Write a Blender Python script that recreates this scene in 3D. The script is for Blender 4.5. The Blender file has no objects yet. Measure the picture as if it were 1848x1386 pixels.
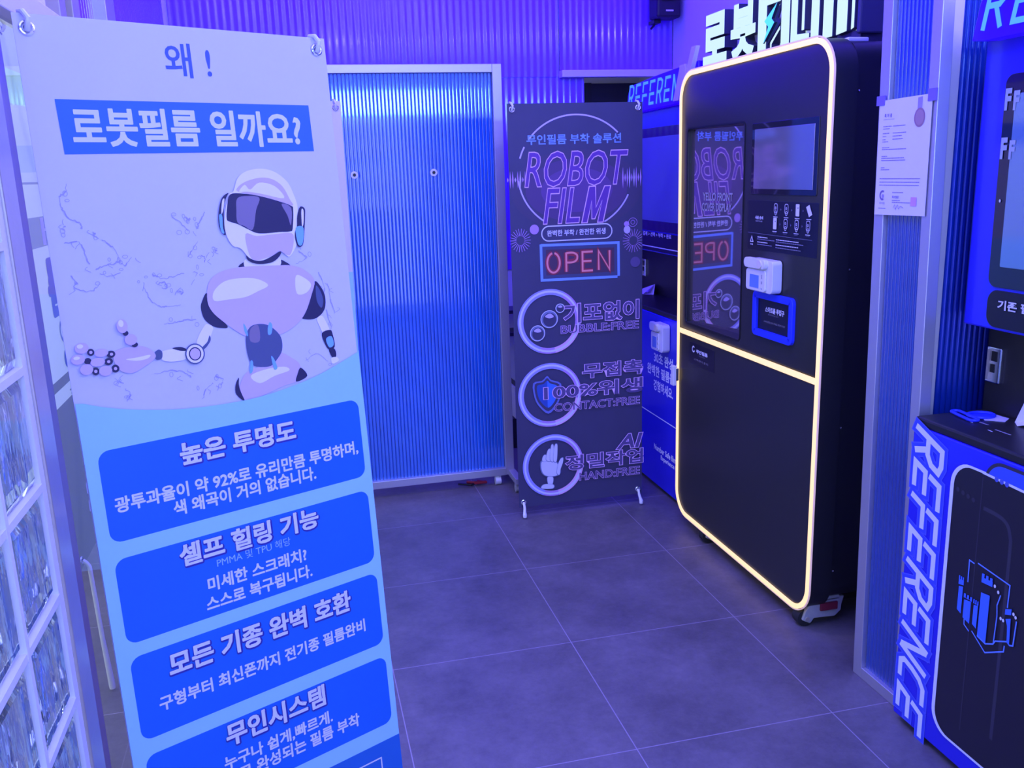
import bpy, bmesh, math, random
from mathutils import Vector, Matrix
random.seed(4)
SC = bpy.context.scene
COL = SC.collection
PI = math.pi

# ------------------------------------------------------------------ camera
def look_basis(pitch, roll, yaw):
    f0 = Vector((math.sin(yaw), math.cos(yaw), 0)); r0 = Vector((math.cos(yaw), -math.sin(yaw), 0)); z = Vector((0, 0, 1))
    fwd = f0 * math.cos(pitch) - z * math.sin(pitch)
    up = f0 * math.sin(pitch) + z * math.cos(pitch)
    r = r0 * math.cos(roll) + up * math.sin(roll)
    u = up * math.cos(roll) - r0 * math.sin(roll)
    return r, u, fwd
cd = bpy.data.cameras.new('camera')
cam = bpy.data.objects.new('camera', cd); COL.objects.link(cam)
r_, u_, f_ = look_basis(0.23232, -0.03231, 0.23329)
mw = Matrix((r_, u_, -f_)).transposed().to_4x4(); mw.translation = (-0.80197, -3.83512, 1.5505)
cam.matrix_world = mw
cd.sensor_width = 36.0; cd.lens = 1624.43 / 1848 * 36; cd.clip_start = 0.02
SC.camera = cam

# ------------------------------------------------------------------ world: street daylight outside the shop
wd = bpy.data.worlds.new('street'); SC.world = wd; wd.use_nodes = True
nt = wd.node_tree; bg = nt.nodes['Background']
tc = nt.nodes.new('ShaderNodeTexCoord'); sx = nt.nodes.new('ShaderNodeSeparateXYZ')
rp = nt.nodes.new('ShaderNodeValToRGB')
nt.links.new(tc.outputs['Generated'], sx.inputs[0])
mr = nt.nodes.new('ShaderNodeMapRange'); mr.inputs[1].default_value = -1; mr.inputs[2].default_value = 1
nt.links.new(sx.outputs['Z'], mr.inputs[0]); nt.links.new(mr.outputs[0], rp.inputs[0])
e = rp.color_ramp.elements
e[0].position = 0.0; e[0].color = (0.05, 0.05, 0.06, 1)
e[1].position = 1.0; e[1].color = (0.55, 0.65, 0.85, 1)
for p, c in ((0.47, (0.13, 0.13, 0.17, 1)), (0.50, (0.30, 0.36, 0.42, 1)), (0.56, (0.50, 0.60, 0.68, 1)), (0.66, (0.42, 0.5, 0.72, 1))):
    k = e.new(p); k.color = c
nt.links.new(rp.outputs[0], bg.inputs[0]); bg.inputs[1].default_value = 1.35

# ------------------------------------------------------------------ lights of the shop, plus added fill lamps
def area(name, loc, target, sx, sy, color, power, spread=None):
    l = bpy.data.lights.new(name, 'AREA'); l.shape = 'RECTANGLE'; l.size = sx; l.size_y = sy
    l.color = color; l.energy = power
    if spread: l.spread = spread
    o = bpy.data.objects.new(name, l); COL.objects.link(o); o.location = loc
    d = Vector(target) - Vector(loc); o.rotation_euler = d.to_track_quat('-Z', 'Y').to_euler()
    return o
area('ceiling_panel_light', (0.0, -2.6, 2.84), (0.0, -2.6, 0), 2.0, 3.6, (0.110, 0.100, 1.0), 136)
area('ceiling_panel_light', (0.0, 0.1, 2.84), (0.0, 0.1, 0), 1.8, 0.9, (0.10, 0.04, 1.0), 26)
area('purple_cove_light', (-0.25, 0.98, 2.84), (-0.25, 1.22, 1.9), 2.6, 0.10, (0.050, 0.0, 1.0), 40)
area('purple_cove_light', (1.20, -0.3, 2.84), (1.40, -0.3, 1.8), 2.6, 0.10, (0.055, 0.0, 1.0), 24)
area('purple_cove_light', (-1.12, -0.2, 2.84), (-1.30, -0.2, 1.8), 2.4, 0.10, (0.06, 0.0, 1.0), 18)
area('band_reflection_light', (0.05, -5.25, 2.29), (0.05, 0, 2.0), 2.3, 0.24, (0.45, 0.95, 1.0), 22)  # unseen lamp added for the bright band mirrored in the ribbed sheet
area('street_fill_light', (-3.5, -1.2, 2.2), (-1.4, -1.3, 1.0), 2.6, 2.2, (0.76, 0.82, 1.0), 50)  # extra lamp outside, added to light the grey banner from behind
area('ceiling_spot_or_fill', (1.05, -3.0, 2.84), (1.05, -3.0, 0), 0.45, 0.3, (0.95, 0.85, 1.0), 11)
area('front_fill_light', (-0.2, -5.3, 1.15), (-0.2, 0, 1.15), 1.8, 2.0, (0.30, 0.335, 1.0), 34)  # unseen area lamp added as frontal fill and for soft reflections
area('ceiling_spot_or_fill', (-0.35, -1.1, 2.84), (-0.35, -1.1, 0), 0.25, 0.25, (1.0, 0.90, 1.0), 10)  # added white fill, lifts the kiosk front and the aisle floor

vs = SC.view_settings
vs.view_transform = 'Standard'; vs.look = 'None'; vs.gamma = 1.0; vs.use_curve_mapping = False
vs.exposure = -0.12

# ------------------------------------------------------------------ materials
MATS = {}
def M(name, col=(0.8, 0.8, 0.8), rough=0.5, metal=0.0, noise=0.0, scale=30.0, emit=None, es=0.0, trans=0.0, ior=1.45, bump=0.0, bscale=60.0, coat=0.0, crough=0.03, stretch=None, alpha=1.0, spec=0.5):
    if name in MATS: return MATS[name]
    m = bpy.data.materials.new(name); m.use_nodes = True; n = m.node_tree.nodes; L = m.node_tree.links
    b = n['Principled BSDF']
    b.inputs['Base Color'].default_value = (*col, 1); b.inputs['Roughness'].default_value = rough; b.inputs['Metallic'].default_value = metal
    b.inputs['IOR'].default_value = ior; b.inputs['Transmission Weight'].default_value = trans; b.inputs['Coat Weight'].default_value = coat; b.inputs['Coat Roughness'].default_value = crough
    b.inputs['Specular IOR Level'].default_value = spec
    b.inputs['Alpha'].default_value = alpha
    if emit: b.inputs['Emission Color'].default_value = (*emit, 1); b.inputs['Emission Strength'].default_value = es
    def coords(sc):
        t = n.new('ShaderNodeTexCoord'); mp = n.new('ShaderNodeMapping')
        if stretch: mp.inputs['Scale'].default_value = stretch
        L.new(t.outputs['Object'], mp.inputs['Vector'])
        z = n.new('ShaderNodeTexNoise'); z.inputs['Scale'].default_value = sc; z.inputs['Detail'].default_value = 4
        L.new(mp.outputs[0], z.inputs['Vector']); return z
    if noise:
        z = coords(scale); mx = n.new('ShaderNodeMix'); mx.data_type = 'RGBA'
        mx.inputs[6].default_value = (*[max(0, c * (1 - noise)) for c in col], 1); mx.inputs[7].default_value = (*[min(1, c * (1 + noise)) for c in col], 1)
        L.new(z.outputs['Fac'], mx.inputs[0]); L.new(mx.outputs[2], b.inputs['Base Color'])
    if bump:
        z = coords(bscale); bp = n.new('ShaderNodeBump'); bp.inputs['Strength'].default_value = bump; bp.inputs['Distance'].default_value = 0.01
        L.new(z.outputs['Fac'], bp.inputs['Height']); L.new(bp.outputs[0], b.inputs['Normal'])
    MATS[name] = m; return m

def floor_material():
    m = bpy.data.materials.new('dark_stone_tile'); m.use_nodes = True; n = m.node_tree.nodes; L = m.node_tree.links; b = n['Principled BSDF']
    t = n.new('ShaderNodeTexCoord'); s = n.new('ShaderNodeSeparateXYZ'); L.new(t.outputs['Object'], s.inputs[0])
    def line(sock):
        a = n.new('ShaderNodeMath'); a.operation = 'DIVIDE'; a.inputs[1].default_value = 0.6; L.new(sock, a.inputs[0])
        r = n.new('ShaderNodeMath'); r.operation = 'ROUND'; L.new(a.outputs[0], r.inputs[0])
        d = n.new('ShaderNodeMath'); d.operation = 'SUBTRACT'; L.new(a.outputs[0], d.inputs[0]); L.new(r.outputs[0], d.inputs[1])
        q = n.new('ShaderNodeMath'); q.operation = 'ABSOLUTE'; L.new(d.outputs[0], q.inputs[0])
        c = n.new('ShaderNodeMath'); c.operation = 'LESS_THAN'; c.inputs[1].default_value = 0.0026; L.new(q.outputs[0], c.inputs[0]); return c.outputs[0]
    mxm = n.new('ShaderNodeMath'); mxm.operation = 'MAXIMUM'; L.new(line(s.outputs['X']), mxm.inputs[0]); L.new(line(s.outputs['Y']), mxm.inputs[1])
    z = n.new('ShaderNodeTexNoise'); z.inputs['Scale'].default_value = 3.0; z.inputs['Detail'].default_value = 10; z.inputs['Roughness'].default_value = 0.72; L.new(t.outputs['Object'], z.inputs['Vector'])
    cr = n.new('ShaderNodeValToRGB'); cr.color_ramp.elements[0].position = 0.3; cr.color_ramp.elements[0].color = (0.082, 0.074, 0.078, 1); cr.color_ramp.elements[1].position = 0.75; cr.color_ramp.elements[1].color = (0.19, 0.17, 0.18, 1)
    L.new(z.outputs['Fac'], cr.inputs[0])
    z2 = n.new('ShaderNodeTexNoise'); z2.inputs['Scale'].default_value = 38; z2.inputs['Detail'].default_value = 8; z2.inputs['Roughness'].default_value = 0.8; L.new(t.outputs['Object'], z2.inputs['Vector'])
    mz = n.new('ShaderNodeMix'); mz.data_type = 'RGBA'; mz.blend_type = 'OVERLAY'; mz.inputs[0].default_value = 0.5; L.new(cr.outputs[0], mz.inputs[6]); L.new(z2.outputs['Color'], mz.inputs[7])
    bwm = n.new('ShaderNodeRGBToBW'); L.new(z2.outputs['Color'], bwm.inputs[0]); L.new(bwm.outputs[0], mz.inputs[7])
    mg = n.new('ShaderNodeMix'); mg.data_type = 'RGBA'; L.new(mxm.outputs[0], mg.inputs[0]); L.new(mz.outputs[2], mg.inputs[6]); mg.inputs[7].default_value = (0.30, 0.26, 0.30, 1)
    L.new(mg.outputs[2], b.inputs['Base Color']); b.inputs['Roughness'].default_value = 0.42
    bp = n.new('ShaderNodeBump'); bp.inputs['Strength'].default_value = 0.12; bp.inputs['Distance'].default_value = 0.004; L.new(z2.outputs['Fac'], bp.inputs['Height']); L.new(bp.outputs[0], b.inputs['Normal'])
    return m

# ------------------------------------------------------------------ mesh helpers
class MB:
    def __init__(s): s.v = []; s.f = []; s.m = []; s.mats = []
    def mi(s, m):
        if m not in s.mats: s.mats.append(m)
        return s.mats.index(m)
    def add(s, verts, faces, m):
        k = len(s.v); i = s.mi(m); s.v += [Vector(v) for v in verts]
        for f in faces: s.f.append(tuple(a + k for a in f)); s.m.append(i)
        return s
    def box(s, x0, x1, y0, y1, z0, z1, m):
        return s.add([(x0, y0, z0), (x1, y0, z0), (x1, y1, z0), (x0, y1, z0), (x0, y0, z1), (x1, y0, z1), (x1, y1, z1), (x0, y1, z1)],
                     [(0, 3, 2, 1), (4, 5, 6, 7), (0, 1, 5, 4), (1, 2, 6, 5), (2, 3, 7, 6), (3, 0, 4, 7)], m)
    def obox(s, c, ax, ay, az, m):
        c, ax, ay, az = map(Vector, (c, ax, ay, az)); vs_ = [c + ax * i + ay * j + az * k for k in (-1, 1) for j in (-1, 1) for i in (-1, 1)]
        return s.add(vs_, [(0, 2, 3, 1), (4, 5, 7, 6), (0, 1, 5, 4), (1, 3, 7, 5), (3, 2, 6, 7), (2, 0, 4, 6)], m)
    def prism(s, pts, d, m, mside=None):
        """pts: 3D loop, extruded by vector d"""
        n = len(pts); d = Vector(d); a = [Vector(p) for p in pts]; b = [p + d for p in a]
        nrm = Vector((0, 0, 0))
        for i in range(n): nrm += a[i].cross(a[(i + 1) % n])
        if nrm.dot(d) > 0: a.reverse(); b.reverse()
        s.add(a + b, [tuple(range(n))], m); k = len(s.v) - 2 * n
        i1 = s.mi(m); i2 = s.mi(mside or m)
        s.f.append(tuple(k + n + j for j in reversed(range(n)))); s.m.append(i1)
        for j in range(n):
            q = (j + 1) % n; s.f.append((k + q, k + j, k + n + j, k + n + q)); s.m.append(i2)
        return s
    def tube(s, pts, r, m, n=10, closed=False, cap=True, flat=None):
        pts = [Vector(p) for p in pts]; N = len(pts); rings = []; k = len(s.v); i0 = s.mi(m)
        rr = r if isinstance(r, (list, tuple)) else [r] * N
        prev = None
        for i in range(N):
            if closed: t = pts[(i + 1) % N] - pts[i - 1]
            else: t = pts[min(i + 1, N - 1)] - pts[max(i - 1, 0)]
            t.normalize()
            if prev is None:
                a = t.cross(Vector((0, 0, 1)))
                if a.length < 0.05: a = t.cross(Vector((1, 0, 0)))
                a.normalize()
            else:
                a = prev - t * prev.dot(t); a.normalize()
            prev = a; bb = t.cross(a)
            for j in range(n):
                w = 2 * PI * j / n; s.v.append(pts[i] + (a * math.cos(w) + bb * math.sin(w)) * rr[i])
        M_ = N if closed else N - 1
        for i in range(M_):
            for j in range(n):
                A = k + i * n + j; B = k + i * n + (j + 1) % n; C_ = k + ((i + 1) % N) * n + (j + 1) % n; D = k + ((i + 1) % N) * n + j
                s.f.append((A, B, C_, D)); s.m.append(i0)
        if cap and not closed:
            s.f.append(tuple(k + j for j in reversed(range(n)))); s.m.append(i0)
            s.f.append(tuple(k + (N - 1) * n + j for j in range(n))); s.m.append(i0)
        return s
    def cyl(s, a, b, r, m, n=20): return s.tube([a, b], r, m, n)
    def ball(s, c, r, m, n=12, sc=(1, 1, 1)):
        c = Vector(c); k = len(s.v); i0 = s.mi(m); h = n // 2
        for i in range(h + 1):
            for j in range(n):
                th = PI * i / h; ph = 2 * PI * j / n
                s.v.append(c + Vector((sc[0] * r * math.sin(th) * math.cos(ph), sc[1] * r * math.sin(th) * math.sin(ph), sc[2] * r * math.cos(th))))
        for i in range(h):
            for j in range(n):
                s.f.append((k + i * n + j, k + (i + 1) * n + j, k + (i + 1) * n + (j + 1) % n, k + i * n + (j + 1) % n)); s.m.append(i0)
        return s
    def build(s, name, parent=None, smooth=False, bevel=0, seg=2):
        o = mesh_object(name, s.v, s.f, s.m, s.mats, parent)
        if bevel:
            md = o.modifiers.new('edge', 'BEVEL'); md.width = bevel; md.segments = seg; md.limit_method = 'ANGLE'; md.angle_limit = math.radians(40)
        if smooth:
            for p in o.data.polygons: p.use_smooth = True
            bm = bmesh.new(); bm.from_mesh(o.data)
            for ed in bm.edges:
                if len(ed.link_faces) == 2 and ed.calc_face_angle(0) > math.radians(38): ed.smooth = False
            bm.to_mesh(o.data); bm.free()
        return o

def thing(name, label, cat, loc=(0, 0, 0), group=None):
    o = bpy.data.objects.new(name, None); COL.objects.link(o); o.location = loc; o.empty_display_size = 0.1
    o['label'] = label; o['category'] = cat
    if group: o['group'] = group
    return o
def origin_of(p):
    v = Vector((0, 0, 0))
    while p is not None: v = v + Vector(p.location); p = p.parent
    return v
def mesh_object(name, verts, faces, fm, mats, parent=None):
    off = origin_of(parent)
    me = bpy.data.meshes.new(name); me.from_pydata([tuple(Vector(v) - off) for v in verts], [], faces)
    for m in mats: me.materials.append(m)
    me.polygons.foreach_set('material_index', fm); me.update()
    o = bpy.data.objects.new(name, me); COL.objects.link(o)
    if parent is not None: o.parent = parent
    return o
def tag(o, label, cat, group=None):
    o['label'] = label; o['category'] = cat
    if group: o['group'] = group
    return o
def struct(o): o['kind'] = 'structure'; return o
def rrect(w0, w1, h0, h1, r, n=6):
    out = []
    for cx, cy, a in ((w1 - r, h1 - r, 0), (w0 + r, h1 - r, 1), (w0 + r, h0 + r, 2), (w1 - r, h0 + r, 3)):
        for i in range(n + 1):
            t = (a + i / n) * PI / 2; out.append((cx + r * math.cos(t), cy + r * math.sin(t)))
    return out
def smooth_loop(p, k=4):
    n = len(p); out = []
    for i in range(n):
        a, b, c, d = p[i - 1], p[i], p[(i + 1) % n], p[(i + 2) % n]
        for j in range(k):
            t = j / k
            out.append(tuple(0.5 * (2 * b[q] + (c[q] - a[q]) * t + (2 * a[q] - 5 * b[q] + 4 * c[q] - d[q]) * t * t + (3 * b[q] - a[q] - 3 * c[q] + d[q]) * t ** 3) for q in (0, 1)))
    return out
def smooth_line(p, k=5):
    q = [p[0]] + list(p) + [p[-1]]; out = []
    for i in range(1, len(q) - 2):
        a, b, c, d = q[i - 1], q[i], q[i + 1], q[i + 2]
        for j in range(k):
            t = j / k
            out.append(tuple(0.5 * (2 * b[z] + (c[z] - a[z]) * t + (2 * a[z] - 5 * b[z] + 4 * c[z] - d[z]) * t * t + (3 * b[z] - a[z] - 3 * c[z] + d[z]) * t ** 3) for z in (0, 1)))
    out.append(tuple(p[-1])); return out

TXT = {}
def glyphs(s, bold=0.0, shear=0.0, space=1.0, extrude=0.0, res=3):
    """text as a triangulated flat (or extruded) mesh -> verts, faces"""
    key = (s, bold, shear, space, extrude, res)
    if key in TXT: return TXT[key]
    cu = bpy.data.curves.new('t', 'FONT'); cu.body = s; cu.size = 1; cu.offset = bold; cu.shear = shear; cu.space_character = space; cu.resolution_u = res; cu.extrude = extrude
    o = bpy.data.objects.new('t', cu); COL.objects.link(o)
    dg = bpy.context.evaluated_depsgraph_get(); me = bpy.data.meshes.new_from_object(o.evaluated_get(dg))
    v = [tuple(x.co) for x in me.vertices]; f = [tuple(p.vertices) for p in me.polygons]
    bpy.data.objects.remove(o); bpy.data.curves.remove(cu); bpy.data.meshes.remove(me)
    TXT[key] = (v, f); return v, f

class PR:
    """prints flat artwork on a plane: origin O, u right, v up, n towards the viewer"""
    def __init__(s, O, u, v, n, step=0.00008, base=0.0006, vdown=True):
        s.O, s.u, s.v, s.n = Vector(O), Vector(u).normalized(), Vector(v).normalized(), Vector(n).normalized()
        s.sg = -1 if vdown else 1; s.k = base; s.step = step; s.mb = MB()
    def at(s, a, b, d=None): return s.O + s.u * a + s.v * (s.sg * b) + s.n * (s.k if d is None else d)
    def poly(s, pts, m):
        q = [s.at(*p) for p in pts]; nr = Vector((0, 0, 0))
        for i in range(len(q)): nr += q[i].cross(q[(i + 1) % len(q)])
        if nr.dot(s.n) < 0: q.reverse()
        s.mb.add(q, [tuple(range(len(q)))], m); s.k += s.step
    def blob(s, pts, m, k=4): s.poly(smooth_loop(pts, k), m)
    def disc(s, cx, cy, rx, ry, m, n=24): s.poly([(cx + rx * math.cos(2 * PI * i / n), cy + ry * math.sin(2 * PI * i / n)) for i in range(n)], m)
    def strip(s, pts, w, m, closed=False):
        n = len(pts); L_ = []; R_ = []
        def nrm(p, q):
            dx, dy = q[0] - p[0], q[1] - p[1]; l = math.hypot(dx, dy) or 1; return -dy / l, dx / l
        for i in range(n):
            ns = []
            if closed or i: ns.append(nrm(pts[i - 1], pts[i]))
            if closed or i < n - 1: ns.append(nrm(pts[i], pts[(i + 1) % n]))
            if len(ns) == 2:
                mx, my = ns[0][0] + ns[1][0], ns[0][1] + ns[1][1]; l = math.hypot(mx, my) or 1; mx, my = mx / l, my / l
                k = 1 / max(0.45, mx * ns[0][0] + my * ns[0][1]); mx, my = mx * k, my * k
            else: mx, my = ns[0]
            L_.append((pts[i][0] + mx * w / 2, pts[i][1] + my * w / 2)); R_.append((pts[i][0] - mx * w / 2, pts[i][1] - my * w / 2))
        V = [s.at(*p) for p in L_ + R_]; F = []
        for i in range(n if closed else n - 1):
            j = (i + 1) % n; dz = s.n * ((i % 6) * 0.00001); s.mb.add([V[q] + dz for q in (i, j, n + j, n + i)], [(0, 1, 2, 3)], m)
        s.k += s.step
    def arc(s, cx, cy, rx, ry, w, m, a0=0, a1=360, n=48):
        full = abs(a1 - a0) >= 359.9
        pts = [(cx + rx * math.cos(math.radians(a0 + (a1 - a0) * i / n)), cy + ry * math.sin(math.radians(a0 + (a1 - a0) * i / n))) for i in range(n if full else n + 1)]
        s.strip(pts, w, m, full)
    def text(s, t, cx, cy, w, h, m, bold=0.0, shear=0.0, space=1.0, ref=0.0, mirror=False, fat=0.0, ring=8):
        """fit the text's ink box (measured at weight ref) to w x h around (cx, cy)"""
        v0, _ = glyphs(t, ref, shear, space); v, f = glyphs(t, bold, shear, space)
        if not v: return
        x0 = min(p[0] for p in v0); x1 = max(p[0] for p in v0); y0 = min(p[1] for p in v0); y1 = max(p[1] for p in v0)
        V = []
        for p in v:
            a = ((p[0] - x0) / (x1 - x0) - 0.5) * w; b = ((p[1] - y0) / (y1 - y0) - 0.5) * h
            if mirror: a = -a
            V.append(s.at(cx + a, cy + b * s.sg))
        if fat:      # heavier weight: the letters laid on each other with small shifts
            for i in range(ring):
                w_ = 2 * PI * i / ring; sh = s.u * (fat * math.cos(w_)) + s.v * (fat * math.sin(w_)) + s.n * (i * 0.00001)
                s.mb.add([q + sh for q in V], f, m)
            s.k += s.step; return
        if bold > 0.019 or t == 'FILM':
            for i, fc in enumerate(f): dz = s.n * ((i % 7) * 0.00001); s.mb.add([V[q] + dz for q in fc], [tuple(range(len(fc)))], m)
        else: s.mb.add(V, f, m)
        s.k += s.step
    def build(s, name, parent):
        o = s.mb.build(name, parent); s.mb = MB(); return o

# ------------------------------------------------------------------ print artwork, metres on the sheets (from the top left corner)
ROBOT = [('ink',[(0.3476,0.4632),(0.3627,0.451),(0.3811,0.457),(0.4052,0.459),(0.435,0.453),(0.4491,0.4576),(0.459,0.4696),(0.4035,0.4721)]),('white',[(0.3645,0.4463),(0.3971,0.4583),(0.4353,0.4443),(0.4384,0.4656),(0.4038,0.4695),(0.3621,0.4644)]),('ink',[(0.2731,0.5063),(0.263,0.5199),(0.2581,0.534),(0.2617,0.5564),(0.2772,0.5731),(0.2937,0.5789),(0.3081,0.5789),(0.2962,0.5606),(0.2836,0.5406),(0.2786,0.5216)]),('ink',[(0.5144,0.5054),(0.528,0.5207),(0.5349,0.5414),(0.5315,0.5651),(0.5184,0.5796),(0.4997,0.5862),(0.476,0.5825),(0.4749,0.5737),(0.4881,0.5562),(0.5024,0.53)]),('slate',[(0.5153,0.5154),(0.5248,0.5283),(0.529,0.5488),(0.5226,0.5641),(0.5135,0.5471)]),('white',[(0.5086,0.5865),(0.5218,0.5812),(0.5306,0.5972),(0.5363,0.617),(0.5213,0.6211),(0.5132,0.6031)]),('ink',[(0.517,0.6189),(0.5376,0.6143),(0.5428,0.624),(0.5448,0.6521),(0.5304,0.6573),(0.5206,0.6413)]),('sky',[(0.5252,0.633),(0.5394,0.6288),(0.5426,0.6476),(0.531,0.6521)]),('ink',[(0.5295,0.6572),(0.5433,0.6568),(0.5459,0.6727),(0.537,0.678)]),('white',[(0.5326,0.6765),(0.5464,0.6761),(0.551,0.6842),(0.5347,0.6891)]),('white',[(0.277,0.5749),(0.2648,0.5671),(0.2509,0.5808),(0.241,0.5978),(0.2394,0.6094),(0.2516,0.6133),(0.2646,0.6011),(0.2726,0.5873)]),('slate',[(0.2676,0.5904),(0.2685,0.6009),(0.2551,0.6153),(0.2495,0.6123),(0.2614,0.6025)]),('lilac',[(0.3161,0.7035),(0.3314,0.6791),(0.3527,0.671),(0.3951,0.662),(0.4139,0.6472),(0.4377,0.6606),(0.4561,0.6794),(0.4508,0.7106),(0.4131,0.7183),(0.3697,0.7285),(0.3275,0.7384),(0.317,0.7268)]),('white',[(0.3427,0.6849),(0.3765,0.6767),(0.4184,0.6775),(0.43,0.6872),(0.3952,0.6935),(0.3607,0.7034)]),('ink',[(0.3167,0.6844),(0.308,0.6983),(0.3071,0.7173),(0.3231,0.7349),(0.3177,0.7154),(0.315,0.6995)]),('ink',[(0.4571,0.6855),(0.4703,0.7058),(0.443,0.7141),(0.4476,0.6981)]),('lilac',[(0.2793,0.4887),(0.2968,0.472),(0.3248,0.4635),(0.3644,0.4616),(0.4251,0.4645),(0.4668,0.4683),(0.4953,0.482),(0.5128,0.5041),(0.5019,0.5339),(0.4844,0.5676),(0.4642,0.589),(0.441,0.6018),(0.4189,0.6087),(0.3853,0.61),(0.3456,0.6027),(0.3236,0.5884),(0.2992,0.5665),(0.2793,0.5438),(0.2726,0.5209)]),('white',[(0.2885,0.5043),(0.314,0.4865),(0.3535,0.4839),(0.3849,0.4894),(0.4055,0.5039),(0.3817,0.5137),(0.3523,0.5228),(0.3167,0.5238),(0.2867,0.5232)]),('white',[(0.4705,0.4896),(0.4912,0.4974),(0.5038,0.5123),(0.4903,0.528),(0.4678,0.5272)]),('slate',[(0.3468,0.5934),(0.3605,0.5818),(0.3849,0.5822),(0.4041,0.5931),(0.4198,0.6147),(0.4188,0.642),(0.4046,0.6603),(0.3898,0.671),(0.3691,0.6705),(0.3497,0.6628),(0.3423,0.6424),(0.3415,0.6155)]),('steel',[(0.3547,0.5887),(0.3724,0.5833),(0.3714,0.6158),(0.3514,0.6138)]),('sky',[(0.3412,0.5755),(0.3468,0.5876),(0.3472,0.6029),(0.3413,0.5926)]),('sky',[(0.3984,0.58),(0.4033,0.5872),(0.3994,0.6041),(0.3918,0.6051),(0.3927,0.5916)]),('sky',[(0.3459,0.6545),(0.3512,0.6572),(0.3479,0.676),(0.3411,0.6784)]),('sky',[(0.3923,0.6514),(0.3982,0.6578),(0.4032,0.677),(0.3955,0.6786)]),('white',[(0.1711,0.6083),(0.1892,0.6069),(0.2141,0.6105),(0.2208,0.6207),(0.2121,0.6303),(0.1894,0.6313),(0.1703,0.6265),(0.1672,0.6163)]),('ink',[(0.1902,0.6053),(0.2076,0.6052),(0.2204,0.6133),(0.2065,0.6127)]),('slate',[(0.1551,0.6092),(0.164,0.604),(0.1702,0.6096),(0.1678,0.6218),(0.1584,0.6233),(0.1546,0.618)]),('lilac',[(0.0828,0.5968),(0.1009,0.5918),(0.1314,0.5926),(0.1482,0.601),(0.157,0.613),(0.1522,0.622),(0.1326,0.6325),(0.1108,0.6408),(0.0913,0.6352),(0.0816,0.621),(0.0794,0.6067)]),('white',[(0.1011,0.6135),(0.1216,0.6131),(0.1461,0.6114),(0.1416,0.6179),(0.1207,0.6193)]),('white',[(0.3553,0.3098),(0.3662,0.2865),(0.3837,0.2731),(0.4103,0.2673),(0.4363,0.2695),(0.4576,0.2792),(0.4763,0.2965),(0.486,0.3195),(0.4925,0.3483),(0.4886,0.3922),(0.4813,0.4226),(0.4617,0.4482),(0.4491,0.4415),(0.4393,0.4358),(0.4237,0.4434),(0.4021,0.4512),(0.3858,0.4521),(0.3706,0.4449),(0.3623,0.4331),(0.3537,0.4232),(0.3388,0.4174),(0.3284,0.394),(0.3285,0.3649),(0.3379,0.3327),(0.346,0.3156)]),('lilac',[(0.3613,0.3081),(0.3789,0.2941),(0.4118,0.2857),(0.44,0.2882),(0.4628,0.3037),(0.4761,0.3305),(0.4807,0.344),(0.4426,0.3312),(0.4071,0.3213),(0.3761,0.3152)]),('white',[(0.3667,0.3119),(0.3803,0.2985),(0.3908,0.3083),(0.4126,0.2949),(0.4462,0.3032),(0.4638,0.3282),(0.4157,0.3179),(0.3843,0.3125)]),('lilac',[(0.3691,0.3965),(0.3925,0.4017),(0.4335,0.4004),(0.4712,0.4008),(0.4741,0.4183),(0.4611,0.4462),(0.4393,0.4358),(0.4237,0.4434),(0.386,0.4507),(0.3716,0.4376)]),('ink',[(0.3655,0.439),(0.3714,0.445),(0.3859,0.4514),(0.4063,0.4508),(0.4405,0.4363),(0.4384,0.4457),(0.422,0.4566),(0.397,0.4591),(0.3773,0.4552),(0.3663,0.4476)]),('ink',[(0.3466,0.3167),(0.376,0.3159),(0.4071,0.3213),(0.4426,0.3312),(0.4769,0.3438),(0.4812,0.3535),(0.475,0.3915),(0.4675,0.3971),(0.4423,0.3968),(0.4133,0.3977),(0.3932,0.3957),(0.3745,0.3864),(0.3561,0.3762),(0.3376,0.3694),(0.3334,0.3633),(0.3377,0.3399)]),('steel',[(0.361,0.3249),(0.3832,0.3209),(0.4086,0.3255),(0.3981,0.3499),(0.3862,0.3879),(0.3693,0.3806),(0.3551,0.3721),(0.356,0.348)]),('steel',[(0.456,0.3396),(0.4771,0.3488),(0.4717,0.3844),(0.4666,0.3643)]),('ink',[(0.344,0.3134),(0.3294,0.3223),(0.3196,0.3464),(0.3158,0.3715),(0.3194,0.3898),(0.3271,0.3954),(0.3267,0.3757),(0.3298,0.3468),(0.3366,0.3254)]),('sky',[(0.3185,0.3572),(0.3247,0.3567),(0.3232,0.3791),(0.3244,0.3923),(0.3183,0.3868)]),('white',[(0.3285,0.3287),(0.3339,0.3253),(0.3283,0.3468),(0.3235,0.3538)]),('ink',[(0.4974,0.3474),(0.5077,0.3509),(0.507,0.3662),(0.5,0.4045),(0.4936,0.4273),(0.4826,0.4293),(0.478,0.4147),(0.4791,0.3994),(0.4848,0.3882),(0.4886,0.3654)]),('sky',[(0.4819,0.3911),(0.4985,0.3889),(0.4982,0.4082),(0.492,0.4264),(0.4829,0.4235)]),('white',[(0.4995,0.3544),(0.5045,0.3553),(0.5012,0.3814),(0.497,0.3869)])]
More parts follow.
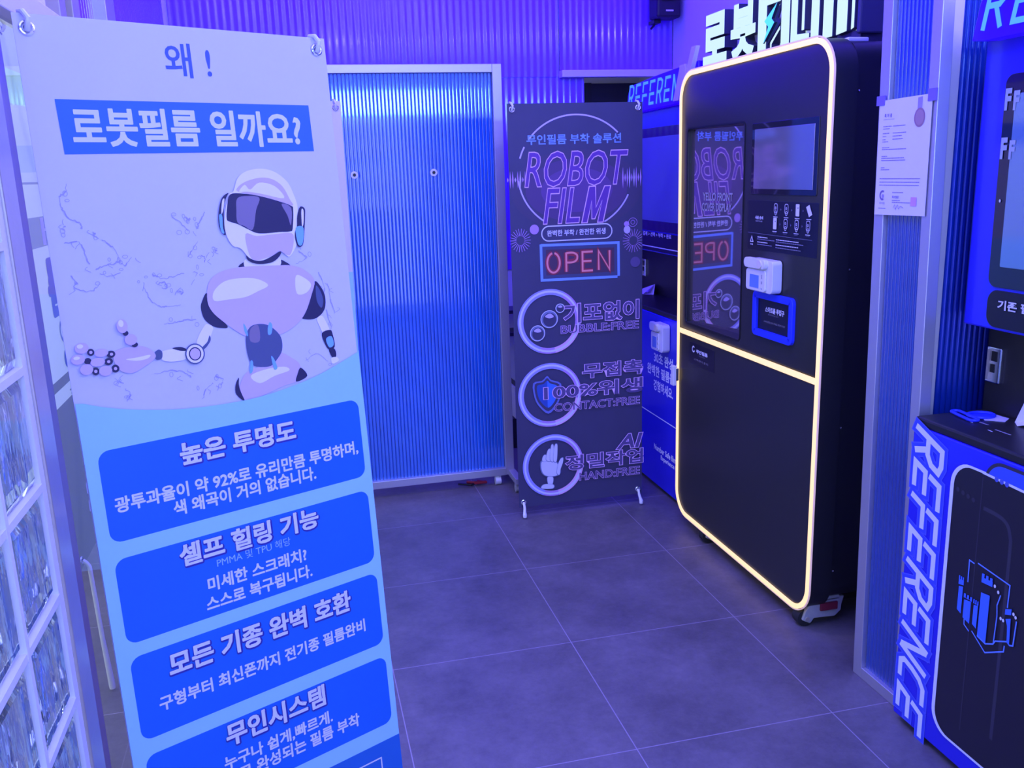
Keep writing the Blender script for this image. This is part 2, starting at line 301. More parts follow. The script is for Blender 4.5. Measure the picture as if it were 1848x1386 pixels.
ROBOT_DISCS = [('slate',0.2328,0.6224,0.0198,0.0206),('white',0.2328,0.6224,0.0172,0.0181),('ink',0.2328,0.6224,0.0125,0.0134),('lilac',0.2328,0.6224,0.0102,0.0112),('ink',0.0411,0.5914,0.0063,0.0067),('ink',0.0757,0.5999,0.0078,0.0068),('ink',0.0337,0.6067,0.0063,0.006),('ink',0.0695,0.6129,0.0078,0.0068),('ink',0.0445,0.6273,0.0064,0.0074),('ink',0.0796,0.6277,0.0072,0.0075),('ink',0.1072,0.5647,0.0053,0.0048),('ink',0.1207,0.5882,0.006,0.0048),('lilac',0.0411,0.5914,0.0028,0.003),('lilac',0.0764,0.6,0.0029,0.0027),('lilac',0.0695,0.6129,0.0029,0.0027),('lilac',0.0445,0.6273,0.0029,0.003),('lilac',0.0796,0.6277,0.0029,0.0031),('lilac',0.0266,0.5818,0.0119,0.01),('lilac',0.059,0.5951,0.0122,0.0074),('lilac',0.0173,0.6015,0.0118,0.0093),('lilac',0.0502,0.611,0.0128,0.0081),('lilac',0.0293,0.6214,0.0113,0.0101),('lilac',0.0616,0.629,0.0116,0.0095),('lilac',0.1025,0.5508,0.0099,0.013),('lilac',0.1147,0.5779,0.0114,0.0103),('white',0.0239,0.578,0.0056,0.004),('white',0.1009,0.5454,0.0049,0.0068),('white',0.0152,0.5985,0.0056,0.0033)]
SPLASH = [[(0.046,0.2874),(0.0414,0.3017),(0.0302,0.311),(0.0319,0.3304),(0.0401,0.347),(0.0572,0.3577),(0.0605,0.3678)],[(0.025,0.3657),(0.0334,0.3613)],[(0.0273,0.3919),(0.0493,0.3901),(0.0578,0.4072),(0.0638,0.431)],[(0.028,0.4495),(0.0371,0.462),(0.031,0.4714),(0.0486,0.4798),(0.0646,0.4798),(0.0759,0.4691)],[(0.0908,0.3895),(0.1082,0.4041),(0.1155,0.4216),(0.123,0.4393),(0.1382,0.4268)],[(0.2249,0.3527),(0.2408,0.3675),(0.2532,0.3823)],[(0.2512,0.3575),(0.2598,0.3614),(0.2536,0.3664)],[(0.291,0.3487),(0.277,0.3694),(0.2719,0.3798)],[(0.2463,0.4317),(0.2551,0.4216),(0.2685,0.4046)],[(0.1554,0.4732),(0.1563,0.4908),(0.167,0.513),(0.1831,0.5236),(0.2044,0.5243),(0.2189,0.5241)],[(0.1819,0.5574),(0.2,0.556),(0.2218,0.5551),(0.2441,0.5542)],[(0.0762,0.6464),(0.0914,0.6578),(0.0823,0.6509)],[(0.0932,0.6687),(0.0999,0.6805),(0.0932,0.6918)],[(0.1511,0.6498),(0.1799,0.6472),(0.2079,0.6554),(0.2208,0.6686)],[(0.2367,0.7161),(0.2471,0.6954),(0.2636,0.6869)],[(0.2693,0.6728),(0.2835,0.6827),(0.2782,0.6932)],[(0.5254,0.4886),(0.5347,0.5213),(0.5283,0.5367)],[(0.5446,0.5143),(0.5474,0.5467),(0.5547,0.5799)],[(0.5332,0.5693),(0.5422,0.6068)],[(0.4709,0.6736),(0.4991,0.6617),(0.5237,0.6817)],[(0.4836,0.4382),(0.4988,0.455),(0.4758,0.4648)],[(0.1744,0.461),(0.1908,0.4696),(0.2123,0.468),(0.2347,0.4629)],[(0.1823,0.4793),(0.1933,0.4768),(0.197,0.4878),(0.188,0.4887)],[(0.219,0.4972),(0.2277,0.4999),(0.2234,0.5048)],[(0.2533,0.4609),(0.2599,0.4669),(0.2555,0.4719)],[(0.2721,0.4318),(0.2806,0.4379),(0.2778,0.4449)],[(0.2985,0.4175),(0.3074,0.4218),(0.3029,0.4269)],[(0.0768,0.3753),(0.081,0.3789),(0.0775,0.381)],[(0.0734,0.4419),(0.0904,0.4366),(0.1071,0.4345),(0.1211,0.4289)],[(0.0788,0.4491),(0.0939,0.4572),(0.1144,0.4522)]]
WAVE = [(0.0084,0.6804),(0.0528,0.697),(0.1116,0.7124),(0.1847,0.7251),(0.2746,0.7317),(0.3718,0.7295),(0.4778,0.7116),(0.549,0.6897),(0.6041,0.6691)]
FRONT_TEXT = [('h','높은 투명도',0.3,0.8151,0.2488,0.0441),('b','광투과율이 약 92%로 유리만큼 투명하며,',0.306,0.8858,0.5303,0.0313),('b','색 왜곡이 거의 없습니다.',0.3041,0.9192,0.3125,0.0298),('h','셀프 힐링 기능',0.3,1.0174,0.3072,0.0453),('s','PMMA 및 TPU 해당',0.3,1.0529,0.1647,0.0187),('b','미세한 스크래치?',0.3046,1.0931,0.2221,0.0294),('b','스스로 복구됩니다.',0.3046,1.1328,0.2385,0.0295),('h','모든 기종 완벽 호환',0.3021,1.2312,0.4143,0.0489),('b','구형부터 최신폰까지 전기종 필름완비',0.3026,1.3021,0.4735,0.0301),('h','무인시스템',0.3034,1.4266,0.2316,0.0491),('b','누구나 쉽게,빠르게.',0.3032,1.4847,0.2552,0.0309),('b','로 완성되는 필름 부착',0.3508,1.5207,0.2933,0.0315),('w','왜 !',0.298,0.0627,0.09,0.0638),('t','로봇필름 일까요?',0.2954,0.1885,0.451,0.0686)]
DARK_TEXT = [('무인필름 부착 솔루션',0.2912,0.1472,0.4209,0.0417),('ROBOT',0.3005,0.2695,0.4693,0.1516),('FILM',0.2977,0.4239,0.3088,0.1544),('완벽한 부착 / 완전한 위생',0.2944,0.539,0.2667,0.0268),('기포없이',0.4042,0.8939,0.3602,0.0908),('BUBBLE:FREE',0.3964,0.9638,0.369,0.0376),('무접촉',0.455,1.1596,0.2943,0.0712),('100%위생',0.3644,1.245,0.4795,0.0741),('CONTACT:FREE',0.38,1.3171,0.413,0.0391),('AI',0.5348,1.5097,0.1398,0.0744),('정밀작업',0.4122,1.5863,0.3855,0.0754),('HAND:FREE',0.4373,1.6575,0.2993,0.0407),('OPEN',0.3047,0.6667,0.2977,0.0845)]
DARK_POLY = {'pill': [(0.1347,0.5341),(0.4597,0.5442)],'pillh': [(0.289,0.5061),(0.288,0.5737)],'open': [(0.1318,0.5887),(0.4869,0.5934),(0.4878,0.7403),(0.1332,0.7399)],'shield': [(0.1455,1.1675),(0.1635,1.1873),(0.2094,1.2078),(0.2057,1.266),(0.1862,1.3104),(0.1474,1.3429),(0.1061,1.3071),(0.0846,1.2634),(0.0797,1.1966),(0.1216,1.1878)],'palm': [(0.1106,1.5668),(0.138,1.5638),(0.1721,1.5692),(0.1905,1.5972),(0.1951,1.6239),(0.1836,1.6383),(0.1534,1.6409),(0.1235,1.6315),(0.1096,1.6056)],'f1': [(0.1141,1.5629),(0.1171,1.5417),(0.1284,1.5343),(0.1366,1.5481),(0.1362,1.5653)],'f2': [(0.1313,1.5579),(0.139,1.5182),(0.1495,1.5082),(0.156,1.5226),(0.1534,1.5654)],'f3': [(0.1501,1.5582),(0.1548,1.5027),(0.1611,1.4888),(0.1685,1.4999),(0.167,1.5669)],'f4': [(0.1654,1.5616),(0.1719,1.5002),(0.1807,1.4883),(0.1864,1.5017),(0.1807,1.5701)],'th': [(0.1813,1.6267),(0.1872,1.5882),(0.1998,1.5618),(0.2119,1.5597),(0.2098,1.582),(0.1988,1.6112),(0.1931,1.6367)],'w1': [(0.1361,1.6433),(0.1619,1.6463),(0.1577,1.6808),(0.1396,1.6787)],'w2': [(0.1181,1.6762),(0.1611,1.6812),(0.159,1.7002),(0.1074,1.6942)]}
DARK_DISC = {'circle': (0.2977,0.2886,0.2579,0.2409),'r1': (0.1628,0.9236,0.1432,0.1424),'r2': (0.1578,1.2575,0.1459,0.1453),'r3': (0.1657,1.5902,0.1427,0.1456),'b1': (0.1614,0.9123,0.038,0.0378),'b2': (0.1064,0.9719,0.033,0.0339),'b3': (0.212,0.8668,0.0199,0.0192),'s1': (0.0411,0.5632,0.0466,0.0503),'s2': (0.5562,0.5881,0.0496,0.052),'d1': (0.1043,0.5195,0.0204,0.0209),'d2': (0.527,0.5387,0.0154,0.0172),'d3': (0.5539,0.5078,0.02,0.0186),'d4': (0.5655,0.6827,0.0234,0.0233),'wl': (0.0381,0.3089,0.0502,0.0406),'wr': (0.5503,0.3153,0.0472,0.0489),'wj': (0.1495,1.658,0.012,0.0122),'d5': (0.5248,0.5136,0.0123,0.0114)}

# ------------------------------------------------------------------ palette
WHITE = M('white_vinyl', (0.70, 0.66, 0.82), 0.55, noise=0.03, scale=6)
BLUEP = M('print_blue', (0.035, 0.17, 0.75), 0.5)
BOXB = M('print_box_blue', (0.012, 0.15, 0.62), 0.5, noise=0.10, scale=3)
SKYP = M('print_sky_blue', (0.36, 0.70, 0.95), 0.5)
TEALP = M('print_deep_blue', (0.02, 0.15, 0.50), 0.5)
NAVYP = M('print_navy', (0.03, 0.03, 0.28), 0.5)
INKBLUE = M('print_ink_blue', (0.06, 0.12, 0.50), 0.5)
PRW = M('print_white', (0.80, 0.78, 0.84), 0.5)
PALE = M('print_pale_blue', (0.35, 0.60, 0.95), 0.5)
INK = M('print_ink', (0.03, 0.025, 0.07), 0.4)
SLATE = M('print_slate', (0.09, 0.11, 0.20), 0.4)
STEELP = M('print_grey_violet', (0.26, 0.20, 0.26), 0.4)
LILAC = M('print_lilac', (0.70, 0.52, 0.72), 0.5)
RWHITE = M('print_robot_white', (0.97, 0.86, 0.90), 0.5)
SKYC = M('print_chrome_blue', (0.22, 0.50, 0.80), 0.4)
SPL = M('print_splash_grey', (0.42, 0.38, 0.60), 0.5)
ALU = M('brushed_aluminium', (0.60, 0.58, 0.62), 0.42, 0.75, bump=0.05, bscale=40, stretch=(30, 30, 0.6))
STEEL = M('brushed_steel', (0.52, 0.47, 0.38), 0.34, 0.45, noise=0.12, scale=5, stretch=(1, 1, 1.6), bump=0.08, bscale=30)
CHROME = M('chrome', (0.85, 0.85, 0.87), 0.1, 1.0)
BLACK = M('black_satin', (0.016, 0.016, 0.019), 0.42, noise=0.1, scale=40, spec=0.45)
BLACKD = M('black_plastic', (0.012, 0.012, 0.014), 0.35)
BLACKG = M('black_glass', (0.012, 0.012, 0.016), 0.06, coat=0.5)
RUBBER = M('black_rubber', (0.02, 0.02, 0.02), 0.7)
WPLA = M('white_plastic', (0.80, 0.80, 0.80), 0.35)
GPLA = M('grey_plastic', (0.42, 0.42, 0.40), 0.45, noise=0.15, scale=40)
BBLUE = M('booth_blue_gloss', (0.022, 0.022, 0.62), 0.24, coat=0.3)
PAPER = M('paper_white', (0.78, 0.75, 0.82), 0.6)
WALLP = M('white_paint', (0.78, 0.76, 0.80), 0.5, noise=0.03, scale=4)
POLYW = M('purple_lit_polycarbonate', (0.25, 0.085, 0.80), 0.14, coat=1.0, crough=0.07, noise=0.06, scale=5, stretch=(6, 6, 0.5))  # clear sheet; the purple LED wash is put into its base colour
POLYB = M('blue_polycarbonate', (0.02, 0.17, 0.72), 0.07, 0.10, noise=0.3, scale=3, stretch=(3, 3, 0.7), coat=1.0, ior=2.1)
POLYS = M('deep_blue_polycarbonate', (0.010, 0.06, 0.34), 0.08, 0.10, noise=0.3, scale=3, stretch=(3, 3, 0.7), coat=1.0, ior=2.0)
POLYRIB = M('blue_polycarbonate_rib', (0.004, 0.012, 0.10), 0.3)
POLYD = M('blue_polycarbonate_wall', (0.008, 0.045, 0.36), 0.14, 0.2, noise=0.3, scale=3, stretch=(6, 6, 0.6))
LED = M('led_warm', (0.30, 0.24, 0.16), 0.5, emit=(1.0, 0.70, 0.34), es=1.30)
LEDLENS = M('led_lens_side', (0.5, 0.4, 0.45), 0.4, emit=(1.0, 0.66, 0.50), es=0.45)

# ------------------------------------------------------------------ setting
fm = floor_material()
b = MB(); b.box(-3.6, 1.45, -6.4, 1.75, -0.06, 0, fm); o = struct(b.build('floor'))
CEIL = M('ceiling_paint', (0.70, 0.68, 0.75), 0.6, noise=0.03, scale=4)
b = MB(); b.box(-1.36, 1.45, -5.4, 1.75, 2.9, 2.96, CEIL); struct(b.build('ceiling'))

def ribbed(mb, x0, x1, y, z0, z1, pitch, at, ms=None):
    """twin wall sheet: slightly crowned flats between narrow dark ribs"""
    prof = ((0.0, 0.0), (0.10, 0.75), (0.16, 0.93), (0.30, 0.985), (0.45, 1.0), (0.60, 0.985), (0.74, 0.93), (0.80, 0.75), (0.90, 0.0))
    n = int(round((x1 - x0) / pitch)); w = (x1 - x0) / n
    for i in range(n):
        V = []
        for t, h in prof:
            for z in (z0, z1): V.append(at(x0 + (i + t) * w, 0.0016 * h, z))
        for z in (z0, z1): V.append(at(x0 + (i + 1) * w, 0.0, z))
        m_ = len(prof)
        mb.add(V, [(2 * j, 2 * j + 2, 2 * j + 3, 2 * j + 1) for j in range(m_ - 1)], ms or POLYB)
        mb.add(V[-4:] , [(0, 2, 3, 1)], POLYRIB)
def wave_sheet(mb, x0, x1, y, z0, z1, pitch, amp, m, per=8, axis='x', sgn=-1, scallop=False):
    n = int(round((x1 - x0) / pitch)) * per; k = len(mb.v); V = []; F = []
    for i in range(n + 1):
        t = i / per; a = x0 + (x1 - x0) * i / n
        h = amp * (abs(math.sin(PI * t)) ** 0.75 if scallop else 0.5 + 0.5 * math.cos(2 * PI * t))
        for z in (z0, z1): V.append((a, y + sgn * h, z) if axis == 'x' else (y + sgn * h, a, z))
    for i in range(n):
        q = (2 * i, 2 * i + 2, 2 * i + 3, 2 * i + 1)
        F.append(q if (axis == 'x') == (sgn < 0) else q[::-1])
    mb.add(V, F, m)

# back wall: corrugated clear sheets over a white wall, a low doorway at the right
b = MB(); b.box(0.80, 1.45, 1.70, 1.75, 0, 2.9, WALLP); b.box(0.80, 0.868, 1.26, 1.70, 0, 2.05, WALLP); b.box(-2.2, 0.868, 1.21, 1.26, 0, 2.05, WALLP); b.box(-2.2, 1.45, 1.21, 1.26, 2.05, 2.9, WALLP)
wb = struct(b.build('wall_back'))
b = MB(); wave_sheet(b, -1.30, 0.72, 1.20, 2.05, 2.9, 0.037, 0.0024, POLYW); wave_sheet(b, -1.30, 0.865, 1.205, 1.0, 2.05, 0.037, 0.0024, POLYW)
wave_sheet(b, 0.72, 1.385, 1.185, 2.08, 2.9, 0.037, 0.0024, POLYW)
b.build('corrugated_sheet', wb, smooth=True)
b = MB(); b.box(0.72, 1.39, 1.14, 1.20, 2.043, 2.08, WALLP); struct(b.build('trim_1', bevel=0.002))
b = MB(); b.box(0.868, 1.39, 1.60, 1.64, 0, 2.05, M('recess_shade', (0.02, 0.018, 0.035), 0.5)); b.box(0.99, 1.03, 1.56, 1.60, 0, 2.05, BLACK); struct(b.build('door_1'))  # dark colour stands in for the unlit depth of the opening
# right wall
b = MB(); b.box(1.39, 1.45, -5.4, 1.75, 0, 2.9, WALLP); struct(b.build('wall_right'))
b = MB(); b.box(-1.28, 1.45, -5.46, -5.40, 0, 2.9, WALLP); struct(b.build('wall_front_blocker'))  # unseen wall added to keep outside light out of the room
# left wall: glass blocks in white grout, end post, then a glazed screen
GROUT = M('white_grout', (0.80, 0.79, 0.82), 0.5, noise=0.04, scale=30)
GBLOCK = M('wavy_block_glass', (0.82, 0.90, 0.92), 0.03, trans=0.95, ior=1.46, bump=1.0, bscale=6.0, stretch=(1, 1.7, 0.5))
P0 = 0.1835; YE = -2.39
wl = MB()
wl.box(-1.28, -1.205, YE, -2.367, 0, 2.9, GROUT)
nc, nr = 7, 12
for c in range(nc + 1):
    yc = YE - c * P0
    if c: wl.box(-1.28, -1.203, yc - 0.006, yc + 0.006, 0, nr * P0, GROUT)
for r in range(nr + 1): wl.box(-1.28, -1.2035, YE - nc * P0, YE, max(0, r * P0 - 0.006), r * P0 + 0.006, GROUT)
wl.box(-1.28, -1.205, YE - nc * P0, YE, nr * P0 + 0.006, 2.9, WALLP); wl.box(-1.28, -1.205, -5.4, YE - nc * P0, 0, 2.9, WALLP)
wl = struct(wl.build('wall_left'))
def glass_block(y0, z0):
    g = MB(); y1, z1 = y0 + P0 - 0.014, z0 + P0 - 0.014; i = 0.016
    for xa, xb in ((-1.206, -1.214), (-1.278, -1.270)):
        A = [(xb, y0, z0), (xb, y1, z0), (xb, y1, z1), (xb, y0, z1)]; B = [(xa, y0 + i, z0 + i), (xa, y1 - i, z0 + i), (xa, y1 - i, z1 - i), (xa, y0 + i, z1 - i)]
        k = [(4, 5, 6, 7)] + [(j, (j + 1) % 4, 4 + (j + 1) % 4, 4 + j) for j in range(4)]
        if xa < xb: k = [f[::-1] for f in k]
        g.add(A + B, k, GBLOCK)
    A = [(-1.214, y0, z0), (-1.214, y1, z0), (-1.214, y1, z1), (-1.214, y0, z1), (-1.270, y0, z0), (-1.270, y1, z0), (-1.270, y1, z1), (-1.270, y0, z1)]
    g.add(A, [(j, j + 4, (j + 1) % 4 + 4, (j + 1) % 4) for j in range(4)], GBLOCK)
    g.build('glass_block', wl)
for c in range(nc):
    for r in range(nr): glass_block(YE - (c + 1) * P0 + 0.007, r * P0 + 0.007)
b = MB(); b.box(-1.285, -1.2, -2.367, -2.294, 0, 2.2, STEEL); struct(b.build('trim_2', bevel=0.003))
FRP = M('purple_grey_frame', (0.26, 0.22, 0.34), 0.35, noise=0.05)
w1 = MB(); w1.box(-1.31, -1.264, -2.294, -2.005, 0, 1.92, FRP); w1.box(-1.30, -1.26, 0.98, 1.04, 0, 1.92, FRP); w1.box(-1.30, -1.26, -2.294, 1.04, 1.86, 1.92, WALLP)
w1 = struct(w1.build('window_1', bevel=0.003))
GLASS = bpy.data.materials.new('clear_glass'); GLASS.use_nodes = True
gn = GLASS.node_tree.nodes; gl = GLASS.node_tree.links; gn.remove(gn['Principled BSDF'])
g_t = gn.new('ShaderNodeBsdfTransparent'); g_t.inputs[0].default_value = (0.96, 0.98, 0.99, 1); g_g = gn.new('ShaderNodeBsdfGlossy'); g_g.inputs['Roughness'].default_value = 0.02
g_f = gn.new('ShaderNodeFresnel'); g_f.inputs[0].default_value = 1.3; g_m = gn.new('ShaderNodeMixShader')
g_b = gn.new('ShaderNodeNewGeometry'); g_i = gn.new('ShaderNodeMath'); g_i.operation = 'SUBTRACT'; g_i.inputs[0].default_value = 1.0; gl.new(g_b.outputs['Backfacing'], g_i.inputs[1]); g_x = gn.new('ShaderNodeMath'); g_x.operation = 'MULTIPLY'; gl.new(g_f.outputs[0], g_x.inputs[0]); gl.new(g_i.outputs[0], g_x.inputs[1])
gl.new(g_x.outputs[0], g_m.inputs[0]); gl.new(g_t.outputs[0], g_m.inputs[1]); gl.new(g_g.outputs[0], g_m.inputs[2]); gl.new(g_m.outputs[0], gn['Material Output'].inputs[0])
b = MB(); b.box(-1.292, -1.286, -2.005, 0.98, 0.0, 1.86, GLASS); b.build('glass_pane', w1)
# wall over the glazing
b = MB(); b.box(-1.36, -1.28, -5.4, -1.545, 1.93, 2.9, WALLP); b.box(-1.36, -1.33, -1.545, 1.21, 1.93, 2.9, WALLP); b.box(-1.36, -1.26, 1.04, 1.21, 0, 1.93, WALLP)
wu = struct(b.build('wall_left_upper'))
b = MB(); wave_sheet(b, -1.12, 1.18, -1.325, 1.93, 2.9, 0.037, 0.0024, POLYW, axis='y', sgn=1); b.build('corrugated_sheet', wu, smooth=True)
b = MB()
for y0, y1 in ((-1.40, -1.335), (-1.25, -1.165)): b.box(-1.33, -1.28, y0, y1, 1.93, 2.9, STEEL)
b.box(-1.33, -1.285, -0.72, -0.56, 1.93, 2.9, ALU)
struct(b.build('trim_3', bevel=0.002))

# ------------------------------------------------------------------ banner stands
def x_banner(name, label, T, h, d, n, W, H, back, foot, printer, thin=False):
    T, h, d, n = map(Vector, (T, h, d, n))
    base = T + h * W / 2 + d * H; base.z = 0
    root = thing(name, label, 'banner stand', base, 'standing X banners')
    p = PR(T, h, -d, n)
    if not thin: p.mb.prism([T, T + h * W, T + h * W + d * H, T + d * H], -n * 0.0012, back)
    printer(p); p.build('printed_sheet', root)
    hub = T + h * W / 2 + d * (H * 0.52) - n * 0.06
    def pole(c, e):
        MB().tube([hub, c - n * 0.03], [0.006, 0.004], ALU, 8).build('cross_pole', root, smooth=True)
    for a, bb, top in ((0.021, 0.024, 1), (W - 0.021, 0.024, 1), (0.021, H - 0.024, 0), (W - 0.021, H - 0.024, 0)):
        c = T + h * a + d * bb
        ring = MB().tube([c + n * 0.001 + (h * math.cos(2 * PI * i / 20) + d * math.sin(2 * PI * i / 20)) * 0.0105 for i in range(20)], 0.0032, CHROME, 8, closed=True)
        ring.build('eyelet', root, smooth=True)
        MB().tube([c + n * 0.0008 + (h * math.cos(2 * PI * i / 20) + d * math.sin(2 * PI * i / 20)) * 0.001 for i in range(20)], 0.0045, M('eyelet_shadow', (0.10, 0.09, 0.16), 0.6), 6, closed=True).build('eyelet_hole', root)
        dd = -1 if top else 1
        sx_ = -1 if a < W / 2 else 1
        out = d * dd
        if top:
            MB().tube([c + d * 0.004 + n * 0.002, c + n * 0.009 + out * 0.004, c + n * 0.011 + out * 0.014 + h * 0.002, c + n * 0.006 + out * 0.026 - h * 0.004, c - n * 0.012 + out * 0.03 - h * 0.005, c - n * 0.03], 0.0048, WPLA, 8).build('hook', root, smooth=True)
        else:
            g = Vector((c.x, c.y, 0)) + n * 0.035 + h * 0.004 * sx_; g.z = 0.008
            MB().tube([c + n * 0.004, c + n * 0.014 + out * 0.01, c + n * 0.02 + out * 0.022, c * 0.4 + g * 0.6 + n * 0.006, g + Vector((0, 0, 0.012)), g], [0.006, 0.006, 0.0065, 0.007, 0.0095, 0.0085], foot, 10).build('foot', root, smooth=True)
        pole(c, 0)
    MB().ball(hub, 0.022, BLACKD, 12).build('hub', root, smooth=True)
    g = hub - n * 0.34; g.z = 0.006; g.x = max(g.x, -1.245)
    MB().tube([hub, g], 0.006, ALU, 8).build('rear_leg', root, smooth=True)
    return root

q_yaw, q_lean, q_roll = 0.4740, 0.0765, -0.0070
fh = Vector((math.cos(q_yaw), math.sin(q_yaw), 0)); fn = Vector((math.sin(q_yaw), -math.cos(q_yaw), 0))
fd0 = Vector((0, 0, -1)) * math.cos(q_lean) + fn * math.sin(q_lean)
fh2 = fh * math.cos(q_roll) - fd0 * math.sin(q_roll); fd = fd0 * math.cos(q_roll) + fh * math.sin(q_roll)
fnn = fh2.cross(-fd).normalized()
RM = {'ink': INK, 'white': RWHITE, 'lilac': LILAC, 'slate': SLATE, 'steel': STEELP, 'sky': SKYC}
def front_print(p):
    p.poly([(0.048, 0.1415), (0.5455, 0.1385), (0.547, 0.2325), (0.0505, 0.2365)], BLUEP)
    for k, t, cx, cy, w, h in FRONT_TEXT:
        if k == 'w': p.text(t, cx, cy, w, h, INKBLUE, bold=0.012, ref=0.012)
        if k == 't': p.text(t, cx, cy, w, h, PRW, bold=0.014, ref=0.014, fat=0.0010, ring=6)
    rng = random.Random(3)
    for s in SPLASH:
        l = smooth_line(s, 6); l = [(a + rng.uniform(-.0016, .0016), b + rng.uniform(-.0016, .0016)) for a, b in l]
        for i in range(0, len(l) - 3, 3):
            p.strip(l[i:i + 4], rng.choice((0.0008, 0.0014, 0.0022)), SPL); p.k -= p.step
        for i in range(3):
            a, b = l[rng.randrange(len(l))]; a += rng.uniform(-.012, .012); b += rng.uniform(-.012, .012)
            if rng.random() < .5: p.arc(a, b, rng.uniform(.002, .005), rng.uniform(.002, .005), 0.0008, SPL, n=10)
            else: p.strip(smooth_line([(a, b), (a + rng.uniform(-.008, .008), b + .004), (a + rng.uniform(-.01, .01), b + .01)], 3), 0.0009, SPL)
            p.k -= p.step
    p.k += p.step
    for m, pts in ROBOT: p.blob(pts, RM[m], 4)
    for m, cx, cy, rx, ry in ROBOT_DISCS: p.disc(cx, cy, rx, ry, RM[m], 20)
    wave = smooth_line(WAVE, 5)
    lo = [(max(0, min(0.6, a)), b) for a, b in wave]; lo[0] = (0, lo[0][1]); lo[-1] = (0.6, lo[-1][1])
    p.poly(lo + [(0.6, 1.8), (0, 1.8)], SKYP)
    p.poly([(0.6, 1.605), (0, 1.605), (0, 1.8), (0.6, 1.8)], TEALP)
    for z0, z1 in ((0.777, 0.956), (0.989, 1.161), (1.189, 1.364), (1.397, 1.565)):
        p.poly(rrect(0.0235, 0.5845, z0, z1, 0.022), BOXB)
    for k, t, cx, cy, w, h in FRONT_TEXT:
        if k == 'h':
            p.text(t, cx + 0.001, cy + 0.0015, w, h, NAVYP, bold=0.018, ref=0.018, fat=0.0034, ring=12); p.text(t, cx, cy, w, h, PRW, bold=0.018, ref=0.018, fat=0.0012, ring=6)
        if k == 'b': p.text(t, cx, cy, w, h, PRW, bold=0.010, ref=0.010, fat=0.0007, ring=5)
        if k == 's': p.text(t, cx, cy, w, h, PALE, ref=0.0)
    for a, b, c, d in ((0.455, 0.545, 1.640, 1.6435), (0.455, 0.545, 1.70, 1.7035), (0.455, 0.4585, 1.64, 1.7035), (0.5415, 0.545, 1.64, 1.7035)):
        p.poly([(a, c), (b, c), (b, d), (a, d)], PRW)
x_banner('banner_stand', 'tall white banner with four blue text boxes and a white robot print, nearest at left', (-1.2318, -2.0457, 1.8403), fh2, fd, fnn, 0.6, 1.8, WHITE, GPLA, front_print)

def plain_print(p):
    p.poly([(0.048, 0.14), (0.55, 0.14), (0.55, 0.235), (0.048, 0.235)], BLUEP)
    p.poly([(0, 0.70), (0.6, 0.66), (0.6, 1.8), (0, 1.8)], SKYP)
x_banner('banner_stand', 'white banner almost hidden behind the robot banner, only its right edge showing', (-1.17, -0.16, 1.835), (1, 0.03, 0), (0, 0, -1), (0.03, -1, 0), 0.6, 1.77, WHITE, WPLA, plain_print)

# dark neon banner
DNAVY = M('banner_dark_navy', (0.058, 0.054, 0.125), 0.5, noise=0.12, scale=9)
NL = M('neon_print_lilac', (0.62, 0.52, 0.95), 0.5); NB = M('neon_print_blue', (0.22, 0.40, 0.95), 0.5); NP = M('neon_print_pink', (0.85, 0.52, 0.80), 0.5)
NV = M('neon_print_violet', (0.15, 0.05, 0.34), 0.5); NVD = M('neon_print_dim_violet', (0.12, 0.085, 0.24), 0.5); NR = M('neon_print_red', (0.95, 0.30, 0.30), 0.5); NRD = M('neon_print_dark_red', (0.32, 0.03, 0.06), 0.5)
NM = M('neon_print_mauve', (0.52, 0.30, 0.72), 0.5); NT = M('neon_print_orchid', (0.95, 0.60, 0.98), 0.5); NW = M('neon_print_pale', (0.74, 0.74, 0.95), 0.5); NDB = M('neon_print_deep_blue', (0.03, 0.09, 0.45), 0.5); NGB = M('neon_print_glass', (0.20, 0.24, 0.42), 0.4)
